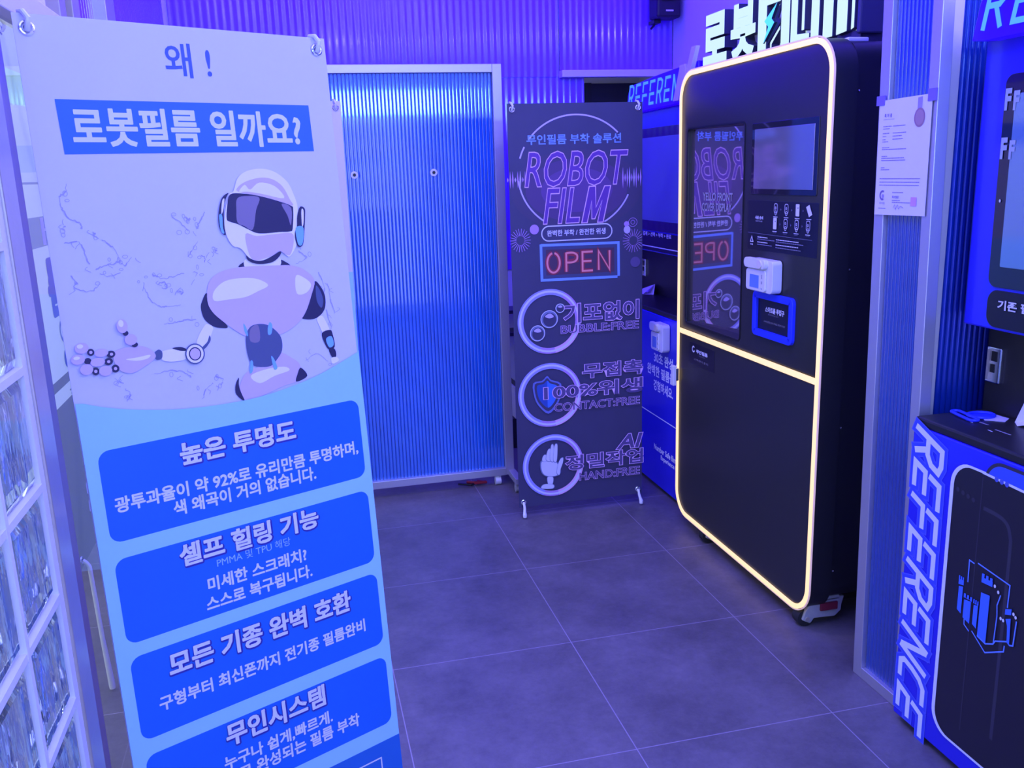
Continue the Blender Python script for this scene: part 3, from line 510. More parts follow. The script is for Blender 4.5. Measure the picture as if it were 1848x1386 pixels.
def dark_print(p):
    D = DARK_DISC
    # glow behind the title
    for k_, mm in ((1.0, M('neon_glow_outer', (0.068, 0.055, 0.125), 0.5)), (0.78, M('neon_glow_mid', (0.095, 0.052, 0.17), 0.5)), (0.55, M('neon_glow_inner', (0.13, 0.06, 0.24), 0.5))):
        p.blob([(0.30 + 0.30 * k_ * math.cos(t * PI / 6) * 0.98, 0.36 + 0.17 * k_ * math.sin(t * PI / 6)) for t in range(12)], mm)
    cx, cy, rx, ry = D['circle']
    for a0, a1 in ((216, 317), (196, 208), (122, 174), (24, 61)): p.arc(cx, cy, rx, ry, 0.0065, NL, a0, a1)
    for key in ('wl', 'wr'):
        x, y, rx, ry = D[key]
        for i in range(9):
            a = x + (i - 4) * rx / 4.6; hh = ry * (0.25 + 0.75 * abs(math.sin(i * 2.1 + (0 if key == 'wl' else 1.2))))
            p.poly([(a - 0.0035, y), (a, y - hh), (a + 0.0035, y), (a, y + hh)], NL if i in (3, 5) else NM); p.k -= p.step
        p.k += p.step
    tt = {t[0]: t[1:] for t in DARK_TEXT}
    p.text('무인필름 부착 솔루션', *tt['무인필름 부착 솔루션'], NB, bold=0.02, ref=0.02)
    for t, bx in (('ROBOT', tt['ROBOT']), ('FIL', (0.2275, 0.4239, 0.168, 0.1544))):
        p.text(t, *bx, NP, bold=0.020, shear=0.24, ref=0.020)
        p.text(t, *bx, NV, bold=0.0, shear=0.24, ref=0.020)
    mm_ = [(0.3185 + a * 0.098 + c * 0.036, 0.4239 + 0.0772 - c * 0.1544) for a, c in ((0, 0), (0, 1), (0.30, 1), (0.52, 0.42), (0.72, 1), (1, 1), (1, 0), (0.74, 0), (0.74, 0.60), (0.58, 0.10), (0.44, 0.10), (0.26, 0.60), (0.26, 0))]
    p.poly(mm_, NV); p.strip(mm_, 0.0042, NP, True)
    (x0, y0), (x1, y1) = DARK_POLY['pill']
    p.poly(rrect(x0, x1, y0 - 0.028, y0 + 0.040, 0.034), NW); p.poly(rrect(x0 + 0.005, x1 - 0.005, y0 - 0.023, y0 + 0.035, 0.029), DNAVY)
    p.text('완벽한 부착 / 완전한 위생', *tt['완벽한 부착 / 완전한 위생'], NW, bold=0.022, ref=0.022)
    # open sign
    o4 = DARK_POLY['open']
    p.poly(o4, M('neon_print_open_edge', (0.06, 0.07, 0.16), 0.5)); s_ = M('neon_print_open_ground', (0.085, 0.04, 0.085), 0.5)
    p.poly([(o4[0][0] + .022, o4[0][1] + .02), (o4[1][0] - .02, o4[1][1] + .02), (o4[2][0] - .02, o4[2][1] - .02), (o4[3][0] + .02, o4[3][1] - .02)], s_)
    p.strip([o4[0], o4[1], o4[2]], 0.0115, NB); p.strip([(o4[0][0], o4[0][1] - .004), o4[3], (o4[2][0] - .006, o4[2][1] + .003)], 0.0115, NB)
    x, y, w, h = tt['OPEN']; l = x - w / 2; c4 = w / 4.1
    p.arc(l + 0.105 * w, y, 0.095 * w, h * 0.5, 0.020, NRD, -80, 260)
    for g_ in ([(0.30, 1.0), (0.30, 0.0)], [(0.30, 0.03), (0.46, 0.12), (0.46, 0.42), (0.30, 0.52)], [(0.71, 0.02), (0.55, 0.02), (0.55, 1.0), (0.71, 1.0)], [(0.55, 0.50), (0.69, 0.50)], [(0.80, 1.0), (0.80, 0.0), (0.97, 1.0), (0.97, 0.0)]): p.strip([(l + a * w, y - h / 2 + b * h) for a, b in g_], 0.020, NRD)
    def S(pts, k=0.0085): p.strip([(l + a * w, y - h / 2 + b * h) for a, b in pts], k, NR); p.k -= p.step * .3
    p.arc(l + 0.105 * w, y, 0.095 * w, h * 0.5, 0.0085, NR, -80, 260)
    S([(0.30, 1.0), (0.30, 0.0)]); S(smooth_line([(0.30, 0.04), (0.40, 0.03), (0.465, 0.16), (0.46, 0.40), (0.40, 0.52), (0.30, 0.52)], 4))
    S([(0.71, 0.02), (0.55, 0.02), (0.55, 1.0), (0.71, 1.0)]); S([(0.55, 0.50), (0.69, 0.50)])
    S([(0.80, 1.0), (0.80, 0.0), (0.97, 1.0), (0.97, 0.0)])
    # bursts and bubbles of light
    for key in ('s1', 's2'):
        x, y, rx, ry = D[key]
        for i in range(22):
            t = 2 * PI * i / 22; p.strip([(x + rx * .38 * math.cos(t), y + ry * .38 * math.sin(t)), (min(0.598, x + rx * math.cos(t)), y + ry * math.sin(t))], 0.0022, NM); p.k -= p.step
        p.k += p.step
    for key, mm in (('d1', NM), ('d2', NL), ('d4', NVD), ('d5', NM)): p.disc(*D[key], mm)
    p.arc(*D['d3'], 0.002, NM); p.arc(D['d3'][0], D['d3'][1], 0.009, 0.009, 0.002, NM)
    # rings
    for key in ('r1', 'r2', 'r3'):
        x, y, rx, ry = D[key]; rx -= .011; ry -= .011
        p.arc(x, y, rx + .0075, ry + .0075, 0.012, NVD); p.arc(x, y, rx, ry, 0.026, NM); p.arc(x, y, rx, ry, 0.026, NP, 10, 80); p.arc(x, y, rx, ry, 0.026, M('neon_print_periwinkle', (0.36, 0.36, 0.92), 0.5), 110, 300); p.arc(x, y, rx + .002, ry + .002, 0.009, NW)
    for key in ('b1', 'b2', 'b3'):
        x, y, rx, ry = D[key]; p.disc(x, y, rx, ry, NGB); p.disc(x + rx * .05, y + ry * .08, rx * .8, ry * .8, DNAVY); p.blob([(x - rx * .5, y - ry * .35), (x + rx * .1, y - ry * .65), (x + rx * .55, y - ry * .25), (x, y - ry * .1)], NL); p.arc(x, y, rx, ry, 0.003, NW)
    q = smooth_loop(DARK_POLY['shield'], 3); p.poly(q, M('neon_print_shield', (0.16, 0.20, 0.55), 0.5)); cxs = sum(a for a, _ in q) / len(q); cys = sum(b for _, b in q) / len(q)
    p.poly([(cxs + (a - cxs) * .88, cys + (b - cys) * .88) for a, b in q], DNAVY); p.poly([(cxs + (a - cxs) * .72, cys + (b - cys) * .72) for a, b in q], NDB); p.poly([(cxs + max(0, (a - cxs)) * .72, cys + (b - cys) * .72) for a, b in q], M('neon_print_shield_lit', (0.06, 0.2, 0.8), 0.5))
    for key in ('palm', 'f1', 'f2', 'f3', 'f4', 'th', 'w1', 'w2'):
        q = DARK_POLY[key]; c0 = sum(a for a, _ in q) / len(q); c1 = sum(b for _, b in q) / len(q)
        p.blob([(c0 + (a - c0) * 1.13, c1 + (b - c1) * 1.08) for a, b in q], NGB); p.blob(q, NW)
    p.disc(*D['wj'], NW)
    for t in ('기포없이', '무접촉', '100%위생', 'AI', '정밀작업'):
        sh = 0.25 if t == 'AI' else 0.0
        p.text(t, *tt[t], NT, bold=0.05, ref=0.05, shear=sh); x, y, w, h = tt[t]; p.text(t, x, y, w, h, NVD, bold=0.024, ref=0.05, shear=sh)
    for t in ('BUBBLE:FREE', 'CONTACT:FREE', 'HAND:FREE'):
        p.text(t, *tt[t], NT, bold=0.03, ref=0.03); x, y, w, h = tt[t]; p.text(t, x, y, w, h, NVD, bold=0.006, ref=0.03)
x_banner('banner_stand', 'dark navy banner with neon style print and three glowing circles, beside the black kiosk', (0.113, -0.05, 1.822), (1, 0, 0), (0, 0, -1), (0, -1, 0), 0.6, 1.778, DNAVY, WPLA, dark_print)

# banner outside the glazing, its print showing through in reverse
def sheer(name, col):
    m = bpy.data.materials.new(name); m.use_nodes = True; n = m.node_tree.nodes; L = m.node_tree.links; n.remove(n['Principled BSDF'])
    d = n.new('ShaderNodeBsdfDiffuse'); t = n.new('ShaderNodeBsdfTranslucent'); x = n.new('ShaderNodeMixShader'); x.inputs[0].default_value = 0.7
    for q in (d, t): q.inputs[0].default_value = (*col, 1)
    L.new(d.outputs[0], x.inputs[1]); L.new(t.outputs[0], x.inputs[2]); L.new(x.outputs[0], n['Material Output'].inputs[0]); return m
OG = sheer('backlit_sheet_grey', (0.62, 0.66, 0.76)); OD = sheer('backlit_sheet_dark', (0.17, 0.155, 0.19)); OT = sheer('backlit_print_grey', (0.27, 0.30, 0.45)); OL = sheer('backlit_print_pale', (0.66, 0.66, 0.74)); OGR = sheer('backlit_print_green', (0.60, 0.82, 0.76))
def outer_print(p):
    # one translucent skin: bands of colour, and lettering laid just in front of it; u runs away from the camera, v down
    def q(a, b, c, d, m): p.poly([(a, c), (b, c), (b, d), (a, d)], m); p.k -= p.step
    rows = [(0.0, 0.12, OG), (0.12, 0.21, OGR), (0.21, 0.418, OG), (0.418, 0.424, OT), (0.424, 0.515, OG), (0.515, 0.60, OT), (0.60, 0.985, OG), (0.985, 1.015, OD), (1.015, 1.06, OG), (1.06, 1.56, OD)]
    for c, d, m in rows: q(0, 0.6, c, d, m)
    p.k = 0.003
    OTT = M('reversed_letters_grey', (0.20, 0.22, 0.34), 0.6); ODD = M('reversed_letters_dark', (0.10, 0.09, 0.14), 0.6)
    OLL = M('reversed_letters_pale', (0.72, 0.70, 0.80), 0.6); ONN = M('reversed_letters_navy', (0.10, 0.12, 0.30), 0.6)
    p.text('왜', 0.25, 0.557, 0.26, 0.078, OLL, mirror=True, bold=0.012, ref=0.012)
    for i, t in enumerate(('품격', '있게')): p.text(t, 0.24, 0.275 + 0.065 * i, 0.15, 0.036, OTT, mirror=True)
    p.text('필름', 0.27, 0.72, 0.34, 0.16, OTT, mirror=True, fat=0.010, ring=8)
    p.strip(rrect(0.16, 0.55, 0.83, 0.885, 0.027), 0.012, OTT, True); p.poly(rrect(0.20, 0.5, 0.842, 0.873, 0.005), ONN)
    p.poly(rrect(0.16, 0.55, 0.915, 0.97, 0.027), ONN); p.poly(rrect(0.20, 0.5, 0.928, 0.957, 0.005), OTT)
    p.text('로봇', 0.32, 1.038, 0.30, 0.034, ODD, mirror=True, bold=0.03, ref=0.03)
    for z, t in ((1.10, '필름을'), (1.15, '입니다.'), (1.215, '부착'), (1.255, '로봇이'), (1.30, '드립니다.')): p.text(t, 0.40, z, 0.36, 0.03, OLL, mirror=True)
    for z in (1.345, 1.405): p.poly(rrect(0.19, 0.57, z, z + 0.04, 0.01), OLL)
    p.text('상담', 0.38, 1.365, 0.20, 0.022, OTT, mirror=True); p.text('문의', 0.38, 1.425, 0.20, 0.022, OTT, mirror=True)
    p.text('대리점모집', 0.38, 1.49, 0.32, 0.025, OLL, mirror=True)
bo = x_banner('banner_stand', 'grey banner outside the glass at the left, its print seen reversed', (-1.5, -1.08, 1.98), (0, 1, 0), (0, 0, -1), (1, 0, 0), 0.6, 1.56, OD, WPLA, outer_print, thin=True)

# ------------------------------------------------------------------ partitions of blue ribbed sheet
def castor(parent, x, y, wheel, hous, r=0.022, zt=0.05, name='castor'):
    c = MB(); c.box(x - 0.016, x + 0.016, y - 0.010, y + 0.010, r * 1.2, zt, hous); c.cyl((x, y, zt - 0.012), (x, y, zt), 0.016, hous, 14)
    o = c.build(name, parent, bevel=0.003)
    MB().cyl((x - 0.014, y, r), (x + 0.014, y, r), r, wheel, 20).build('wheel', o, smooth=True)
    return o
rp_ = thing('rolling_partition', 'blue ribbed rolling partition in a silver frame, behind the robot banner', 'partition', (-0.33, 0.42, 0), 'blue ribbed partitions')
for n_, bx in (('frame_post', (-0.86, -0.815, 0.40, 0.44, 0.05, 2.03)), ('frame_post', (0.158, 0.202, 0.40, 0.44, 0.05, 2.03)), ('frame_rail', (-0.815, 0.158, 0.40, 0.44, 1.993, 2.03)), ('frame_rail', (-0.815, 0.158, 0.395, 0.44, 0.05, 0.088))):
    b = MB(); b.box(*bx, ALU); b.build(n_, rp_, bevel=0.002)
b = MB(); ribbed(b, -0.815, 0.158, 0.420, 0.088, 1.993, 0.0172, lambda x, h, z: (x, 0.420 - h + 0.0035 * math.sin(x * 5.1), z)); b.build('ribbed_sheet', rp_, smooth=True)
b = MB(); b.box(-0.815, 0.158, 0.426, 0.430, 0.088, 1.993, M('blue_backing', (0.03, 0.10, 0.5), 0.4)); b.build('backing_sheet', rp_)
for x in (-0.80, 0.19):
    b = MB(); b.box(x - 0.018, x + 0.018, 0.25, 0.60, 0.045, 0.075, ALU); b.build('foot_bar', rp_, bevel=0.002)
    for y in (0.28, 0.57): castor(rp_, x, y, GPLA, ALU)
castor(rp_, 0.118, 0.415, WPLA, WPLA)
for x in (-0.497, -0.133):
    e_ = MB(); e_.cyl((x, 0.416, 1.555), (x, 0.407, 1.555), 0.0165, WPLA, 20); o = e_.build('bolt_washer', rp_, smooth=True)
    MB().cyl((x, 0.408, 1.555), (x, 0.404, 1.555), 0.0075, BLACKD, 16).build('bolt_head', o, smooth=True)
b = MB(); b.tube([(0.02, 0.46, 0.012), (0.06, 0.44, 0.010), (0.00, 0.43, 0.016), (-0.03, 0.47, 0.01)], 0.008, M('red_cable', (0.45, 0.03, 0.05), 0.5), 8); b.tube([(-0.08, 0.45, 0.012), (-0.02, 0.42, 0.010), (0.03, 0.45, 0.012)], 0.006, BLACKD, 8)
tag(b.build('cable', smooth=True), 'red and black cable lying on the floor under the blue rolling partition', 'cable')

st = thing('partition', 'narrow blue ribbed partition in a silver frame right of the black kiosk, paper taped on it', 'partition', (0.80, -1.77, 0), 'blue ribbed partitions')
def lean(y, z): return y + 0.0225 * z
def sbar(n_, y0, y1, z0, z1, x0=0.785, x1=0.82, m=ALU):
    b = MB(); v = []
    for z in (z0, z1):
        for x, y in ((x0, lean(y0, z)), (x1, lean(y0, z)), (x1, lean(y1, z)), (x0, lean(y1, z))): v.append((x, y, z))
    b.add(v, [(0, 3, 2, 1), (4, 5, 6, 7), (0, 1, 5, 4), (1, 2, 6, 5), (2, 3, 7, 6), (3, 0, 4, 7)], m); return b.build(n_, st, bevel=0.0015)
sbar('frame_post', -1.665, -1.625, 0, 2.25); sbar('frame_post', -1.858, -1.822, 0, 2.25); sbar('frame_rail', -1.822, -1.665, 0.0, 0.035); sbar('frame_rail', -1.822, -1.665, 2.215, 2.25)
b = MB(); n_ = 12 * 8; V = []; F = []
ribbed(b, 1.665, 1.822, 0, 0.035, 2.215, 0.0157, lambda y, h, z: (0.802 - h * 2, lean(-y, z), z), POLYS); b.build('ribbed_sheet', st, smooth=True)
sbar('backing_sheet', -1.822, -1.665, 0.035, 2.215, 0.806, 0.81, M('blue_backing', (0.03, 0.10, 0.5), 0.4))

lp = thing('partition', 'blue ribbed partition with a wide steel post, between the narrow partition and the near blue booth', 'partition', (1.05, -1.775, 0), 'blue ribbed partitions')
b = MB(); b.box(0.822, 0.868, -1.79, -1.755, 0, 2.5, M('pale_steel', (0.78, 0.73, 0.66), 0.35, 0.35, noise=0.12, scale=5, stretch=(1, 1, 1.6))); b.build('frame_post', lp, bevel=0.002)
b = MB(); b.box(0.868, 1.34, -1.79, -1.755, 0, 0.035, STEEL); b.build('frame_rail', lp, bevel=0.002)
b = MB(); b.box(1.34, 1.385, -1.79, -1.755, 0, 2.5, STEEL); b.build('frame_post', lp, bevel=0.002)
b = MB(); wave_sheet(b, 0.868, 1.34, -1.772, 0.035, 2.5, 0.0172, 0.005, POLYD, scallop=True); b.build('ribbed_sheet', lp, smooth=True)
b = MB(); b.box(0.868, 1.34, -1.768, -1.764, 0.035, 2.5, M('blue_backing', (0.03, 0.10, 0.5), 0.4)); b.build('backing_sheet', lp)

# certificate taped to the narrow partition
ce = thing('certificate', 'white printed certificate sheet with a brown medal, taped to the narrow blue partition', 'paper', (0.781, -1.70, 1.55))
def cu_(u, v): return u, v
cy0, cz0 = -1.596, 1.706
pc = PR((0.7815, cy0, cz0), (0, -1, 0), (0, 0, 1), (-1, 0, 0), base=0.0010)
pc.mb.prism([(0.7815, cy0, cz0 - 0.003), (0.7815, cy0 - 0.210, cz0), (0.7815, cy0 - 0.212, cz0 - 0.302), (0.7815, cy0 - 0.004, cz0 - 0.305)], (-0.0005, 0, 0), PAPER)
CI = M('certificate_ink', (0.22, 0.17, 0.34), 0.6); CM = M('certificate_medal', (0.34, 0.20, 0.22), 0.6); CRB = M('certificate_ribbon', (0.36, 0.30, 0.72), 0.6); CPK = M('certificate_stamp', (0.72, 0.36, 0.62), 0.6)
pc.text('특 허 증', 0.040, 0.043, 0.032, 0.010, CI, bold=0.02, ref=0.02); pc.text('CERTIFICATE OF PATENT', 0.044, 0.053, 0.046, 0.0022, CI)
pc.poly([(0.157, 0.006), (0.174, 0.004), (0.174, 0.045), (0.157, 0.045)], CRB); pc.disc(0.167, 0.055, 0.021, 0.024, CM); pc.disc(0.167, 0.055, 0.016, 0.019, M('certificate_medal_core', (0.42, 0.26, 0.26), 0.6))
rng = random.Random(7)
for y, rows in ((0.070, ((0.022, 0.03), (0.064, 0.046))), (0.076, ((0.022, 0.022),)), (0.088, ((0.022, 0.02), (0.064, 0.05))), (0.096, ((0.022, 0.012), (0.064, 0.036))), (0.104, ((0.022, 0.012), (0.064, 0.036))), (0.110, ((0.022, 0.02),)), (0.125, ((0.022, 0.03),)), (0.130, ((0.022, 0.10),)), (0.148, ((0.022, 0.024),)), (0.153, ((0.022, 0.09),)), (0.159, ((0.022, 0.10),)), (0.178, ((0.022, 0.012),)), (0.183, ((0.022, 0.034),)), (0.207, ((0.020, 0.164),)), (0.216, ((0.020, 0.164),)), (0.224, ((0.020, 0.16),)), (0.243, ((0.078, 0.04),)), (0.264, ((0.078, 0.034),)), (0.269, ((0.078, 0.08),)), (0.286, ((0.022, 0.03),))):
    for u, w in rows:
        x = u
        while x < u + w:
            d_ = rng.uniform(0.003, 0.008); pc.poly([(x, y), (x + d_, y), (x + d_, y + 0.0018), (x, y + 0.0018)], CI); pc.k -= pc.step; x += d_ + 0.0012
pc.arc(0.036, 0.252, 0.010, 0.011, 0.005, CI, 60, 300); pc.disc(0.038, 0.254, 0.005, 0.005, CRB); pc.text('특허청', 0.036, 0.273, 0.022, 0.006, CI); pc.text('특허청장', 0.092, 0.256, 0.028, 0.007, CI, bold=0.02, ref=0.02)
pc.poly([(0.155, 0.255), (0.178, 0.255), (0.178, 0.278), (0.155, 0.278)], CPK)
pc.strip(smooth_line([(0.085, 0.285), (0.092, 0.276), (0.095, 0.288), (0.103, 0.276), (0.108, 0.287), (0.115, 0.28), (0.128, 0.284)], 4), 0.0012, CI)
pc.build('printed_sheet', ce)
TAPE = M('purple_tape', (0.22, 0.16, 0.72), 0.35)
for y0, y1, z0, z1 in ((cy0 + 0.012, cy0 - 0.022, cz0 - 0.015, cz0 + 0.010), (cy0 - 0.195, cy0 - 0.225, cz0 - 0.018, cz0 + 0.012)):
    b = MB(); b.box(0.779, 0.7838, y1, y0, z0, z1, TAPE); b.build('tape', ce)

# ------------------------------------------------------------------ black vending kiosk
kx, ky0, ky1 = 0.770, -1.386, -0.306
kk = thing('vending_kiosk', 'tall black vending kiosk outlined with a warm light strip, on castors', 'vending machine', (1.07, -0.85, 0))
def yz(pts, x): return [(x, a, c) for a, c in pts]
b = MB(); b.prism(yz(rrect(ky0 + .004, ky1 - .004, 0.057, 1.908, 0.105, 8), kx + 0.010), (0.075, 0, 0), BLACK); KP = {'front': b.build('front_frame', kk)}
b = MB(); b.prism(yz(rrect(ky0 + 0.02, ky1 - 0.02, 0.10, 1.895, 0.05, 5), kx + 0.085), (0.51, 0, 0), BLACK); KP['body'] = b.build('cabinet_body', kk)
def ydoor(n_, pts, x0, m, d=0.006): b = MB(); b.prism(yz(pts, x0), (d, 0, 0), m); return b.build(n_, kk, bevel=0.0015)
up = rrect(ky0 + .022, ky1 - .022, 0.60, 1.892, 0.088, 8); upc = [(a, max(c, 0.884)) for a, c in up]
lo_ = rrect(ky0 + .022, ky1 - .022, 0.073, 1.2, 0.088, 8); loc_ = [(a, min(c, 0.860)) for a, c in lo_]
def dedupe(p):
    r = []
    for q in p:
        if not r or math.hypot(q[0] - r[-1][0], q[1] - r[-1][1]) > 1e-5: r.append(q)
    return r
def clipz(p, z, above):
    out = []
    n = len(p)
    for i in range(n):
        a, c = p[i], p[(i + 1) % n]; ia = (a[1] >= z) == above; ic = (c[1] >= z) == above
        if ia: out.append(a)
        if ia != ic: t = (z - a[1]) / (c[1] - a[1]); out.append((a[0] + (c[0] - a[0]) * t, z))
    return out
KF = M('kiosk_black_front', (0.028, 0.027, 0.026), 0.36, noise=0.1, scale=50, bump=0.03, bscale=400)
KP['upper'] = ydoor('upper_panel', clipz(up, 0.884, True), kx + 0.0045, KF); ld = ydoor('lower_door', clipz(lo_, 0.858, False), kx + 0.0045, KF)
def strip_loop(pts, w, x, m, depth, closed=True):
    mb = MB(); n = len(pts); A = []; B = []
    for i in range(n):
        a = pts[i - 1] if closed or i else pts[i]; c = pts[(i + 1) % n] if closed or i < n - 1 else pts[i]
        dx, dy = c[0] - a[0], c[1] - a[1]; l = math.hypot(dx, dy); nx, ny = -dy / l * w / 2, dx / l * w / 2
        A.append((pts[i][0] + nx, pts[i][1] + ny)); B.append((pts[i][0] - nx, pts[i][1] - ny))
    V = [(x, *p) for p in A] + [(x, *p) for p in B] + [(x + depth, *p) for p in A] + [(x + depth, *p) for p in B]
    for i in range(n if closed else n - 1):
        j = (i + 1) % n
        mb.add([V[i], V[j], V[n + j], V[n + i], V[2 * n + i], V[2 * n + j], V[3 * n + j], V[3 * n + i]], [(0, 1, 2, 3), (0, 4, 5, 1), (2, 6, 7, 3)], m)
    return mb
strip_loop(rrect(ky0 + .011, ky1 - .011, 0.064, 1.901, 0.098, 10), 0.0165, kx - 0.001, LED, 0.005).build('light_strip', kk)
strip_loop(rrect(ky0 - .001, ky1 + .001, 0.052, 1.913, 0.110, 10), 0.004, kx + 0.001, LEDLENS, 0.005).build('light_strip_lens', kk)
b = MB(); b.box(kx - 0.0012, kx + 0.006, ky0 + 0.02, ky1 - 0.02, 0.8615, 0.8805, LED); b.build('divider_light', kk)
# window, screen
def shade(o, ang=38):
    for p_ in o.data.polygons: p_.use_smooth = True
    bm = bmesh.new(); bm.from_mesh(o.data)
    for ed in bm.edges:
        if len(ed.link_faces) != 2 or ed.calc_face_angle(0) > math.radians(ang): ed.smooth = False
    bm.to_mesh(o.data); bm.free()
def cut_box(o, x0, x1, y0, y1, z0, z1):
    k = MB(); off = origin_of(o); k.box(x0, x1, y0, y1, z0, z1, BLACKD); c = k.build('cutter')
    md = o.modifiers.new('hole', 'BOOLEAN'); md.object = c; md.operation = 'DIFFERENCE'; md.solver = 'EXACT'
    dg = bpy.context.evaluated_depsgraph_get(); dg.update(); me = bpy.data.meshes.new_from_object(o.evaluated_get(dg)); o.modifiers.clear(); old = o.data; o.data = me
    me.name = o.name; bpy.data.objects.remove(c); shade(o)
def window_cavity():
    for q in (KP['front'], KP['body'], KP['upper']): cut_box(q, kx - 0.05, kx + 0.30, -0.851, -0.385, 0.916, 1.688)
    b = MB()
    x0 = kx + 0.086
    for y0, y1 in ((-0.8508, -0.8502), (-0.3858, -0.3852)):
        b = MB(); b.box(kx + 0.012, kx + 0.298, y0, y1, 0.9165, 1.6875, BLACKD); b.build('window_liner', kk)
    b = MB()   # the inner pane stands at an angle, its far side deeper in the cabinet
    b.add([(0.790, -0.3862, 0.916), (0.856, -0.8498, 0.916), (0.856, -0.8498, 1.688), (0.790, -0.3862, 1.688)], [(0, 1, 2, 3)], MIRR)
    b.add([(0.796, -0.3862, 0.916), (0.862, -0.8498, 0.916), (0.862, -0.8498, 1.688), (0.796, -0.3862, 1.688)], [(3, 2, 1, 0)], BLACKD)
    return b.build('display_window', kk)
MIRR = M('kiosk_mirror_glass', (0.60, 0.52, 0.56), 0.03, 0.92)
def yplate(n_, y0, y1, z0, z1, x, m, d=0.004, r=0.004, par=None, bev=0.001):
    b = MB(); b.prism(yz(rrect(min(y0, y1), max(y0, y1), z0, z1, r, 4), x), (d, 0, 0), m); return b.build(n_, par or kk, bevel=bev)
wn = window_cavity()
strip_loop(rrect(-0.856, -0.380, 0.911, 1.693, 0.02, 5), 0.006, kx + 0.002, BLACKD, 0.004).build('window_rim', wn)
pw = PR((0.790, -0.3862, 1.69), (0.066, -0.465, 0), (0, 0, 1), (-0.465, -0.066, 0), base=0.0015)
pw.poly(rrect(0.40, 0.425, 0.034, 0.044, 0.0045), M('sensor_pill', (0.5, 0.5, 0.42), 0.4)); pw.build('window_sensor', wn)

GREYT = M('grey_lettering', (0.36, 0.34, 0.36), 0.5)
pw.text('YELLO FRONT', 0.185, 0.262, 0.20, 0.032, GREYT, bold=0.03, ref=0.03); pw.build('window_lettering', wn); pw.text('COVER DISPLAY', 0.180, 0.302, 0.20, 0.032, GREYT, bold=0.03, ref=0.03); pw.build('window_lettering', wn)
sc_ = yplate('screen_bezel', -0.911, -1.322, 1.446, 1.682, kx + 0.0015, BLACKG, 0.004, 0.004)
yplate('screen', -0.930, -1.300, 1.464, 1.662, kx + 0.0008, M('screen_glass', (0.52, 0.50, 0.46), 0.10, 0.80), 0.001, 0.001, sc_)
# instruction sticker
STK = M('sticker_black', (0.012, 0.012, 0.020), 0.3)
s1 = yplate('instruction_sticker', -0.893, -1.338, 1.256, 1.425, kx + 0.0036, STK, 0.001, 0.003)
WT = M('white_lettering', (0.75, 0.75, 0.78), 0.5); GT = M('dim_lettering', (0.22, 0.22, 0.28), 0.5)
ps = PR((kx + 0.0034, -0.893, 1.425), (0, -1, 0), (0, 0, 1), (-1, 0, 0), base=0.0004)
ps.text('사용 순서', 0.080, 0.058, 0.055, 0.012, WT, bold=0.04, ref=0.04); ps.text('HOW TO USE', 0.080, 0.070, 0.045, 0.004, WT)
for r, (yy, fills) in enumerate(((0.026, (0, 0, 1, 2)), (0.074, (1, 0, 0, 0)))):
    for c in range(4):
        x = 0.190 + c * 0.068
        if fills[c] == 2: ps.poly([(x - .018, yy - .012), (x, yy - .020), (x + .018, yy + .010), (x, yy + .018)], WT)
        elif fills[c] == 1: ps.poly(rrect(x - .011, x + .011, yy - .020, yy + .018, .003, 3), WT); ps.disc(x + .002, yy - .008, .0025, .0025, STK, 10)
        else:
            ps.strip(rrect(x - .010, x + .010, yy - .018, yy + .012, .006, 3), 0.0022, WT, True); ps.arc(x, yy + 0.012, .006, .007, .0018, WT, n=10); ps.arc(x - .001, yy - .004, .003, .004, .0018, WT, n=8)
        if c < 3: ps.poly([(x + .031, yy - .004), (x + .036, yy), (x + .031, yy + .004)], GT)
        ps.poly([(x - .014, yy + .024), (x + .014, yy + .024), (x + .014, yy + .0262), (x - .014, yy + .0262)], WT); ps.poly([(x - .010, yy + .029), (x + .010, yy + .029), (x + .010, yy + .0300), (x - .010, yy + .0300)], GT)
ps.strip([(0.012, 0.111), (0.42, 0.114)], 0.0012, GT)
ps.poly([(0.040, 0.120), (0.053, 0.143), (0.027, 0.143)], WT); ps.poly([(0.040, 0.127), (0.047, 0.140), (0.033, 0.140)], STK); ps.text('주의', 0.040, 0.151, 0.018, 0.006, WT, bold=0.03)
for x0, x1, yy, m_ in ((.080, .150, .122, WT), (.080, .195, .129, GT), (.080, .150, .139, WT), (.080, .180, .147, GT), (.205, .345, .124, WT), (.205, .375, .131, GT), (.205, .345, .141, WT), (.205, .360, .150, GT)):
    x = x0
    while x < x1:
        d_ = rng.uniform(.006, .014); ps.poly([(x, yy), (min(x1, x + d_), yy), (min(x1, x + d_), yy + .0028), (x, yy + .0028)], m_); x += d_ + .0018; ps.k -= ps.step * .8
ps.build('sticker_print', s1)
# blue framed phone slot
b = strip_loop(rrect(-1.216, -0.976, 0.972, 1.105, 0.008, 4), 0.024, kx - 0.008, M('slot_frame_blue', (0.025, 0.05, 0.85), 0.35), 0.016)
sl = b.build('phone_slot_frame', kk, bevel=0.002)
yplate('phone_slot', -0.972, -1.220, 0.968, 1.108, kx + 0.0025, STK, 0.002, 0.003, sl)
p2 = PR((kx + 0.0025, -0.972, 1.108), (0, -1, 0), (0, 0, 1), (-1, 0, 0), base=0.0004)
p2.text('스마트폰 투입구', 0.128, 0.050, 0.125, 0.020, WT, bold=0.04, ref=0.04); p2.build('slot_lettering', sl); p2.text('SMARTPHONE SLOT', 0.120, 0.066, 0.07, 0.005, GT); p2.build('slot_lettering', sl); p2.text('스마트폰을 넣어 주세요 화면이 위로', 0.128, 0.093, 0.14, 0.007, GREYT); p2.build('slot_lettering', sl)
